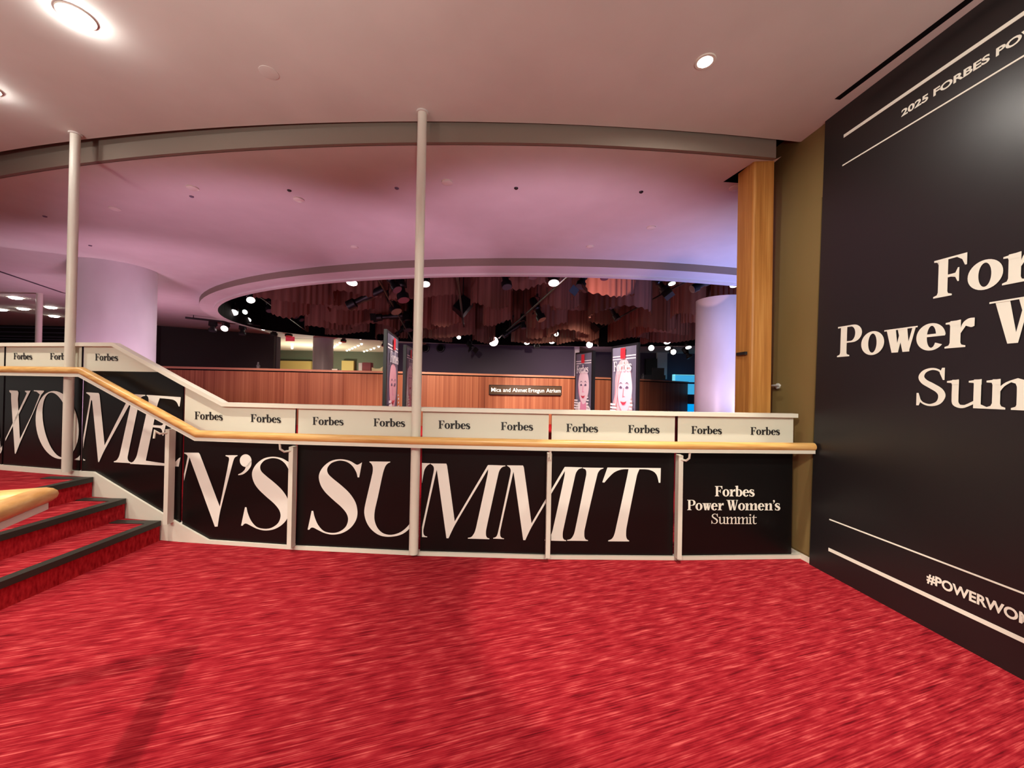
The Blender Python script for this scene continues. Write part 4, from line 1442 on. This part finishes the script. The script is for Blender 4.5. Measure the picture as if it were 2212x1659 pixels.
def curtain_mesh(r, span, hgt, pleats, amp, seed):
    rnd = random.Random(seed)
    n = pleats * 6
    b = MB()
    vs = []
    ph = rnd.random() * 6
    for row in range(3):
        for i in range(n + 1):
            t = i / n
            a = math.radians(-90 - span / 2 + span * t)
            rr_ = r * (1 + 0.12 * math.sin(3 * a + ph)) + amp * math.sin(2 * math.pi * pleats * t)
            z = -hgt * row / 2
            if row == 2:
                z += 0.05 * math.sin(2 * a + ph) + 0.012 * math.sin(2 * math.pi * pleats * t + 1)
            vs.append((rr_ * math.cos(a), rr_ * math.sin(a) * 0.8, z))
    fs = []
    for row in range(2):
        for i in range(n):
            a = row * (n + 1) + i
            fs.append((a, a + 1, a + n + 2, a + n + 1))
    b.add(vs, fs)
    return b


CM = []
CSPEC = ((0.80, 215, 2.0), (0.68, 230, 1.7), (0.92, 190, 2.3), (0.60, 240, 1.5), (0.98, 170, 2.1))
for k, (r, span, hgt) in enumerate(CSPEC):
    CM.append(curtain_mesh(r, span, hgt, int(9 + r * 9), 0.016, k).build('hanging_curtain', M_CURT, smooth=True))
PIPES = [((800, 572, 7.6), (893, 738, 16.6), 'black lighting pipe running back towards the angled cover board'), ((1262, 566, 7.0), (1078, 730, 16.4), 'thin lighting pipe slanting over the name sign'),
         ((1520, 588, 7.8), (1285, 714, 16.0), 'lighting pipe slanting from the oak pilaster over the cover boards'), ((560, 640, 11.0), (664, 716, 15.0), 'short lighting pipe over the bright room'), ((985, 574, 7.0), (1002, 706, 14.5), 'lighting pipe beside the central pole with two big speakers')]
PSEG = [(at_y(*a), at_y(*c)) for a, c, _ in PIPES]


def pipe_gap(x, y):
    best = 9.0
    for a, c in PSEG:
        e = Vector((c.x - a.x, c.y - a.y))
        t = max(0, min(1, ((x - a.x) * e.x + (y - a.y) * e.y) / e.length_squared))
        best = min(best, math.hypot(a.x + e.x * t - x, a.y + e.y * t - y))
    return best


proto_used = set()
rnd = random.Random(3)
spots_c = []
for row in range(8):
    y = 7.5 + 1.29 * row
    x = CX - 10 + (0.85 if row % 2 else 0.0)
    while x < CX + 10:
        px = W / 2 + F * x / y
        if in_opening(x, y, 0.8) and 604 + 5 * max(0, 11 - y) < px < 1640 and not (abs(x - CR[0]) < 1.35 and abs(y - CR[1]) < 1.3):
            spots_c.append((x + rnd.uniform(-0.1, 0.1), y + rnd.uniform(-0.12, 0.12)))
        x += 1.72
spots_c = [(x, y) for x, y in spots_c if y < CY or in_opening(x, y, 2.3)]
for k in range(13):
    a = math.radians(10 + 160 * k / 12)
    spots_c.append((CX + (RR - 1.0) * math.cos(a), CY + 3.45 * math.sin(a)))
spots_c = [(x, y) for x, y in spots_c if 598 < W / 2 + F * x / y < 1640]
kept = []
for x, y in spots_c:
    if all(math.hypot(x - a, (y - b) * 1.15) > 1.42 for a, b in kept):
        kept.append((x, y))
for k, (x, y) in enumerate(kept):
    v = rnd.randrange(5)
    if pipe_gap(x, y) < 0.45:
        continue
    if pipe_gap(x, y) < 0.75:
        v = 3
    src = CM[v]
    if v not in proto_used:
        o = src
        proto_used.add(v)
    else:
        o = src.copy()
        COL.objects.link(o)
    zb = 3.38 - 0.022 * (y - 8) + rnd.uniform(-0.06, 0.34) * max(0.15, 1 - 0.10 * (y - 8))
    hgt = CSPEC[v][2]
    o.location = (x, y, 6.295)
    o.rotation_euler = (0, 0, rnd.uniform(-0.7, 0.7))
    zs = (6.295 - zb) / hgt
    o.scale = (0.8, 0.8, zs) if pipe_gap(x, y) < 0.75 else (1, 1, zs)
    px = W / 2 + F * x / y
    if px < 900:
        lb, gp = 'brown pleated mesh curtain hanging in the atrium between bright room and central pole', 'mesh curtains beside the bright room'
    elif px < 1260:
        lb, gp = 'brown pleated mesh curtain hanging over the charcoal back wall', 'mesh curtains over the charcoal wall'
    else:
        lb, gp = 'reddish pleated mesh curtain hanging by the lilac column', 'mesh curtains by the lilac column'
    tag(o, lb, 'curtain', gp)
for v in range(5):
    if v not in proto_used:
        bpy.data.objects.remove(CM[v])

# ---- lighting pipes
for a, c, lb in PIPES:
    A_, C_ = at_y(*a), at_y(*c)
    t = thing('lighting_pipe', lb, 'pipe', tuple(A_))
    MB().tube([A_, C_], 0.028, 8).build('pipe', M_BLACK, t, smooth=True)
    for f_ in (0.25, 0.75):
        q = A_.lerp(C_, f_)
        MB().tube([q, (q.x, q.y, 6.3)], 0.008, 6, Vector((0, 1, 0))).build('drop_rod', M_BLACK, t)
tA, tB = at_y(400, 686, 11.7), at_y(562, 703.5, 13.1)
t = thing('lighting_track', 'slim black track under the soffit by the dark wall', 'track', tuple(tA))
MB().tube([tA, tB], 0.03, 8).build('track_bar', M_BLACK, t)
for f_ in (0.1, 0.9):
    q = tA.lerp(tB, f_)
    MB().tube([q, (q.x, q.y, Z_SOF - 0.003)], 0.01, 6, Vector((0, 1, 0))).build('drop_rod', M_BLACK, t)


# ---- stage spotlights
def spotlight(px, py, y, lb, aim, length=0.45, r=0.10, lit=None, grp=None, doors=False):
    """(px, py, y): middle of the lamp body; aim: direction the beam points"""
    y = min(y, 16.9)
    c = at_y(px, py, y)
    a = Vector(aim).normalized()
    t = thing('stage_spotlight', lb, 'spotlight', (c.x, c.y, c.z + length * 0.55), grp)
    T = Matrix.Translation(c) @ (-a).to_track_quat('Z', 'Y').to_matrix().to_4x4()
    h = length / 2
    MB().lathe([(r * 0.72, h), (r * 0.85, h * 0.75), (r * 0.85, 0), (r * 0.62, -h * 0.1), (r * 0.62, -h * 0.55), (r, -h * 0.62), (r, -h)], 18, T).build('body', M_BLACK, t, smooth=True)
    MB().lathe([(r * 0.92, -h - 0.012), (r * 0.90, -h - 0.004)], 18, T).build('lens', lit or M_LENSD, t, smooth=True)
    side = a.cross(Vector((0, 0, 1)))
    if side.length < 0.05:
        side = Vector((1, 0, 0))
    side.normalize()
    rr_ = r * 0.98
    top = c + Vector((0, 0, length * 0.5))
    MB().sweep([c + side * rr_, top + side * rr_ * 0.9, top - side * rr_ * 0.9, c - side * rr_], [(-0.012, -0.006), (0.012, -0.006), (0.012, 0.006), (-0.012, 0.006)], a).build('yoke', M_BLACK, t)
    MB().box((top.x - 0.03, top.y - 0.03, top.z), (top.x + 0.03, top.y + 0.03, top.z + 0.09)).build('clamp', M_BLACK, t)
    zroof = 6.3 if in_opening(top.x, top.y, 0.5) else Z_SOF
    if zroof > top.z + 0.1:
        MB().tube([(top.x, top.y, top.z + 0.09), (top.x, top.y, zroof)], 0.009, 6, Vector((0, 1, 0))).build('hanger_rod', M_BLACK, t)
    if doors:
        b = MB()
        for s_ in (-1, 1):
            b.hull8([T @ Vector((s_ * r, -r, -h)), T @ Vector((s_ * r, r, -h)), T @ Vector((s_ * (r + 0.004), r, -h)), T @ Vector((s_ * (r + 0.004), -r, -h))],
                    [T @ Vector((s_ * r * 1.7, -r, -h - r * 1.4)), T @ Vector((s_ * r * 1.7, r, -h - r * 1.4)), T @ Vector((s_ * (r * 1.7 + .004), r, -h - r * 1.4)), T @ Vector((s_ * (r * 1.7 + .004), -r, -h - r * 1.4))])
        b.build('barn_door', M_BLACK, t)
    return t


TC = lambda dx=0.0, dz=-0.5: (dx, -1.0, dz)
LITS = [
    (762, 601, 8.4, 'bright spotlight glowing high under the ring, between bright room and pole', (0, -0.4, -1), 0.22, 0.15, M_LITP),
    (541, 642, 10.5, 'tilted lit spotlight at the curled end of the ring', (0.5, -0.6, -0.8), 0.25, 0.13, M_LIT),
    (506, 669, 12.0, 'lit lamp where the ring meets the soffit', (0.3, -0.6, -0.8), 0.25, 0.15, M_LIT),
    (533, 672, 12.4, 'greenish white lamp tucked beside the lit ring lamp', (0.1, -1, -0.5), 0.2, 0.10, M_LITG),
    (537, 686, 13.0, 'lit lamp just above the black track', (0.2, -0.7, -0.8), 0.22, 0.13, M_LIT),
    (488, 706, 13.2, 'glowing pink lamp hanging from the black track', (0.2, -0.8, -0.6), 0.24, 0.14, M_LITP),
    (570, 704, 14.3, 'lit lamp at the end of the black track', (0.2, -0.7, -0.8), 0.22, 0.14, M_LIT),
    (584, 699, 14.6, 'small greenish lamp over the jamb of the bright room', (0.1, -1, -0.4), 0.2, 0.11, M_LITG),
    (781, 723, 17.5, 'brightest pink flood lamp over the bright room', (0.1, -1, -0.25), 0.3, 0.21, M_LITP),
    (918, 605, 8.6, 'lit spotlight peeking out beside the central pole', (0.2, -0.4, -1), 0.22, 0.13, M_LIT),
    (992, 708, 15.5, 'lit lamp in a chrome cluster beneath the big speaker', (0.0, -0.8, -0.7), 0.24, 0.12, M_LITP),
    (992, 726, 15.8, 'smaller lit lamp at the bottom of the chrome cluster', (0.0, -0.9, -0.5), 0.24, 0.11, M_LIT),
    (1066, 737, 18.0, 'brightest pink flood lamp over the charcoal wall', (0.05, -1, -0.2), 0.3, 0.22, M_LITP),
    (1196, 602, 8.4, 'bright oval spotlight high over the name sign', (0, -0.4, -1), 0.22, 0.15, M_LITP),
    (1138, 736, 18.4, 'small lit lamp low above the charcoal wall', (0.0, -0.6, -0.9), 0.24, 0.15, M_LIT),
    (1201, 720, 16.4, 'greenish oval lamp above the charcoal wall', (0.0, -1, -0.4), 0.24, 0.13, M_LITG),
    (1231, 718, 16.4, 'lit round lamp beside the greenish oval one', (0.0, -0.7, -0.8), 0.24, 0.16, M_LIT),
    (1192, 734, 17.6, 'low lit lamp beneath the greenish oval one', (0.0, -0.5, -1), 0.24, 0.15, M_LIT),
    (1243, 700, 15.0, 'small twin lamp glowing over the slim cover board', (0.0, -0.5, -1), 0.22, 0.12, M_LITP),
    (1272, 744, 18.6, 'pink flood lamp directly above the slim cover board', (0.0, -1, -0.2), 0.28, 0.18, M_LITP),
    (1439, 733, 16.2, 'largest lit lamp above the sound equipment', (0.0, -0.8, -0.6), 0.28, 0.20, M_LITP),
    (1405, 751, 17.2, 'orange lit lamp near the wide cover board', (-0.1, -1, -0.2), 0.28, 0.16, M_LIT),
    (1441, 748, 17.4, 'lit lamp in the middle of the cluster over the equipment', (0.0, -0.6, -0.8), 0.24, 0.15, M_LIT),
    (1452, 759, 18.0, 'lowest lit lamp of the cluster over the equipment', (0.0, -1, -0.3), 0.26, 0.15, M_LIT),
    (1486, 745, 16.0, 'lit lamp against the lilac column', (0.0, -0.5, -1), 0.24, 0.15, M_LIT),
    (1449, 603, 7.8, 'pale green lamp high under the ring near the oak side', (0.1, -0.35, -1), 0.2, 0.09, M_LITG),
    (1584, 607, 7.6, 'pale green lamp touching the oak pilaster', (-0.1, -0.35, -1), 0.2, 0.09, M_LITG),
]
for (px, py, y, lb, aim, ln, r, m) in LITS:
    spotlight(px, py, y, lb, aim, ln, r if r > 0.205 else r * 0.82, m)
DARKS = [
    (582, 655, 12.2, 'dark spotlight with chrome ring left of the curtains', (0.3, -0.3, -1), 0.55, 0.12),
    (634, 675, 14.0, 'dark lamp first in the row over the bright room', (0.6, -0.2, -0.8), 0.42, 0.10),
    (646, 682, 14.6, 'second dark lamp in the row over the bright room', (0.6, -0.2, -0.8), 0.42, 0.10),
    (656, 688, 15.2, 'third dark lamp in the row over the bright room', (0.6, -0.2, -0.8), 0.42, 0.10),
    (668, 695, 15.8, 'last dark lamp in the row over the bright room', (0.6, -0.2, -0.8), 0.42, 0.10),
    (700, 704, 16.8, 'dark lamp above the round far column', (0.3, -0.3, -1), 0.42, 0.11),
    (715, 707, 17.2, 'dark lamp by the one above the round far column', (0.3, -0.3, -1), 0.42, 0.11),
    (675, 600, 9.0, 'small dark lamp against the brown curtain near the ring', (0.3, -0.3, -1), 0.3, 0.08),
    (790, 643, 9.6, 'long black profile spotlight pointing towards the bright room', (-1, -0.1, -0.55), 0.95, 0.13),
    (846, 606, 8.4, 'black spotlight with a chrome strip high beside the pole', (0.55, -0.3, -0.8), 0.55, 0.11),
    (866, 620, 9.0, 'bulky dark spotlight close beside the central pole', (0.3, -0.3, -1), 0.7, 0.14),
    (848, 652, 11.0, 'dark clustered lamp in the middle of the pipe', (0.4, -0.3, -0.8), 0.7, 0.16),
    (842, 684, 13.0, 'black profile spotlight lying level in the pipe cluster', (-1, -0.1, -0.12), 0.85, 0.12),
    (880, 694, 14.0, 'lower dark lamp beside the central pole', (0.2, -0.3, -1), 0.7, 0.17),
    (868, 712, 15.5, 'dark lamp right above the angled cover board', (-0.7, -0.3, -0.7), 0.7, 0.15),
    (460, 704, 13.0, 'unlit black lamp first on the black track', (0.1, -0.2, -1), 0.36, 0.12),
    (524, 712, 13.8, 'unlit black lamp between two lit ones on the track', (0.1, -0.2, -1), 0.36, 0.11),
    (593, 713, 15.2, 'dark can lamp hanging above the jamb of the bright room', (0.0, -0.2, -1), 0.42, 0.13),
    (624, 717, 15.6, 'dark can lamp hanging above the red sign', (0.1, -0.2, -1), 0.36, 0.14),
    (743, 728, 17.0, 'dark can lamp hanging beside the brightest flood over the room', (0.0, -0.2, -1), 0.44, 0.12),
    (830, 738, 17.2, 'dark can lamp next to the angled cover board', (0.0, -0.2, -1), 0.40, 0.11),
    (1091, 598, 8.0, 'dark round lamp against curtains over the name sign', (0.2, -0.4, -1), 0.5, 0.11),
    (1151, 585, 7.6, 'short black can lamp tucked under the ring over the sign', (0, -0.2, -1), 0.28, 0.09),
    (1160, 668, 11.6, 'black spotlight with shiny edge on the slanting pipe', (0.4, -0.3, -0.9), 0.75, 0.14),
    (1170, 687, 12.4, 'profile spotlight pointing down towards the oak side', (1, -0.2, -0.6), 0.65, 0.09),
    (1092, 680, 13.2, 'dim grey lamp hanging beyond the slanting pipe', (-0.6, -0.3, -0.7), 0.5, 0.15),
    (1130, 694, 13.4, 'short dark lamp hanging below the slanting pipe', (0.1, -0.2, -1), 0.5, 0.10),
    (1108, 712, 14.6, 'dark batten lamp with a row of tiny lights', (-0.8, -0.2, -0.6), 0.9, 0.10),
    (1160, 738, 17.6, 'dark lamp pair hanging low over the charcoal wall', (0.0, -0.2, -1), 0.55, 0.15),
    (1260, 600, 7.8, 'black spotlight with a chrome rim under the ring', (-0.35, -0.3, -1), 0.42, 0.10),
    (1305, 590, 7.4, 'short black can lamp in front of the salmon curtain', (0, -0.2, -1), 0.22, 0.08),
    (1320, 668, 11.8, 'grey profile spotlight aimed down by the pink curtain', (0.5, -0.3, -0.9), 0.75, 0.10),
    (1424, 612, 8.2, 'black spotlight with a pale open shutter near the oak side', (0.5, -0.3, -0.8), 0.45, 0.10),
    (1524, 611, 7.6, 'long black profile spotlight pointing away from the oak pilaster', (-1, -0.15, -0.5), 0.62, 0.085),
    (1483, 762, 17.5, 'dark lamp on the pipe in front of the blue-grey wall', (0.4, -0.3, -0.8), 0.5, 0.13),
    (1015, 746, 17.8, 'dark lamp with a bright barn door below the chrome cluster', (0.5, -0.4, -0.7), 0.36, 0.13),
]
for k, (px, py, y, lb, aim, ln, r) in enumerate(DARKS):
    spotlight(px, py, y, lb.replace(' left of the', ' beside the').replace(' right above', ' just above'), aim, ln, r, None, None, doors=(k in (12, 32, 35, 29)))
# two hung loudspeakers
for (px, py, y, lb, w_, hh, rot) in ((1000, 662, 12.5, 'big black loudspeaker cabinet hung beside the central pole', 0.42, 0.55, 0.6), (1292, 690, 14.5, 'big black loudspeaker cabinet hung over the cover boards', 0.55, 0.75, 0.7)):
    c = at_y(px, py, y)
    t = thing('hung_loudspeaker', lb, 'loudspeaker', tuple(c))
    T = Matrix.Translation(c) @ Matrix.Rotation(rot, 4, 'Y') @ Matrix.Rotation(-0.3, 4, 'X')
    MB().box((-w_ * 0.5, -0.2, -hh * 0.5), (w_ * 0.5, 0.2, hh * 0.5), T).build('cabinet', M_BLACK, t)
    MB().box((-w_ * 0.44, -0.215, -hh * 0.44), (w_ * 0.44, -0.2, hh * 0.44), T).build('grille', M_VOID, t)
    MB().tube([c, (c.x, c.y, 6.3)], 0.02, 6, Vector((0, 1, 0))).build('suspension_rod', M_BLACK, t)
# spot beams that graze the curtains near the oak side
lamp('curtain_beam_a', 'SPOT', tuple(at_y(1290, 712, 7.0)), 330, (1.0, 0.50, 0.44), tuple(at_y(1316, 606, 8.2)), 0.03, 34, 0.15)
lamp('curtain_beam_b', 'SPOT', tuple(at_y(1500, 700, 6.9)), 55, (1.0, 0.50, 0.46), tuple(at_y(1525, 618, 8.2)), 0.03, 30, 0.15)
# unseen spots added to brighten the poster boards
lamp('poster_fill_a', 'SPOT', (0.2, 3.9, 3.2), 300, (1.0, 0.86, 0.90), (1.45, 5.1, 1.5), 0.1, 60, 0.6)
lamp('poster_fill_b', 'SPOT', (-0.4, 4.0, 3.2), 300, (1.0, 0.80, 0.86), (-1.4, 4.9, 1.5), 0.1, 50, 0.6)
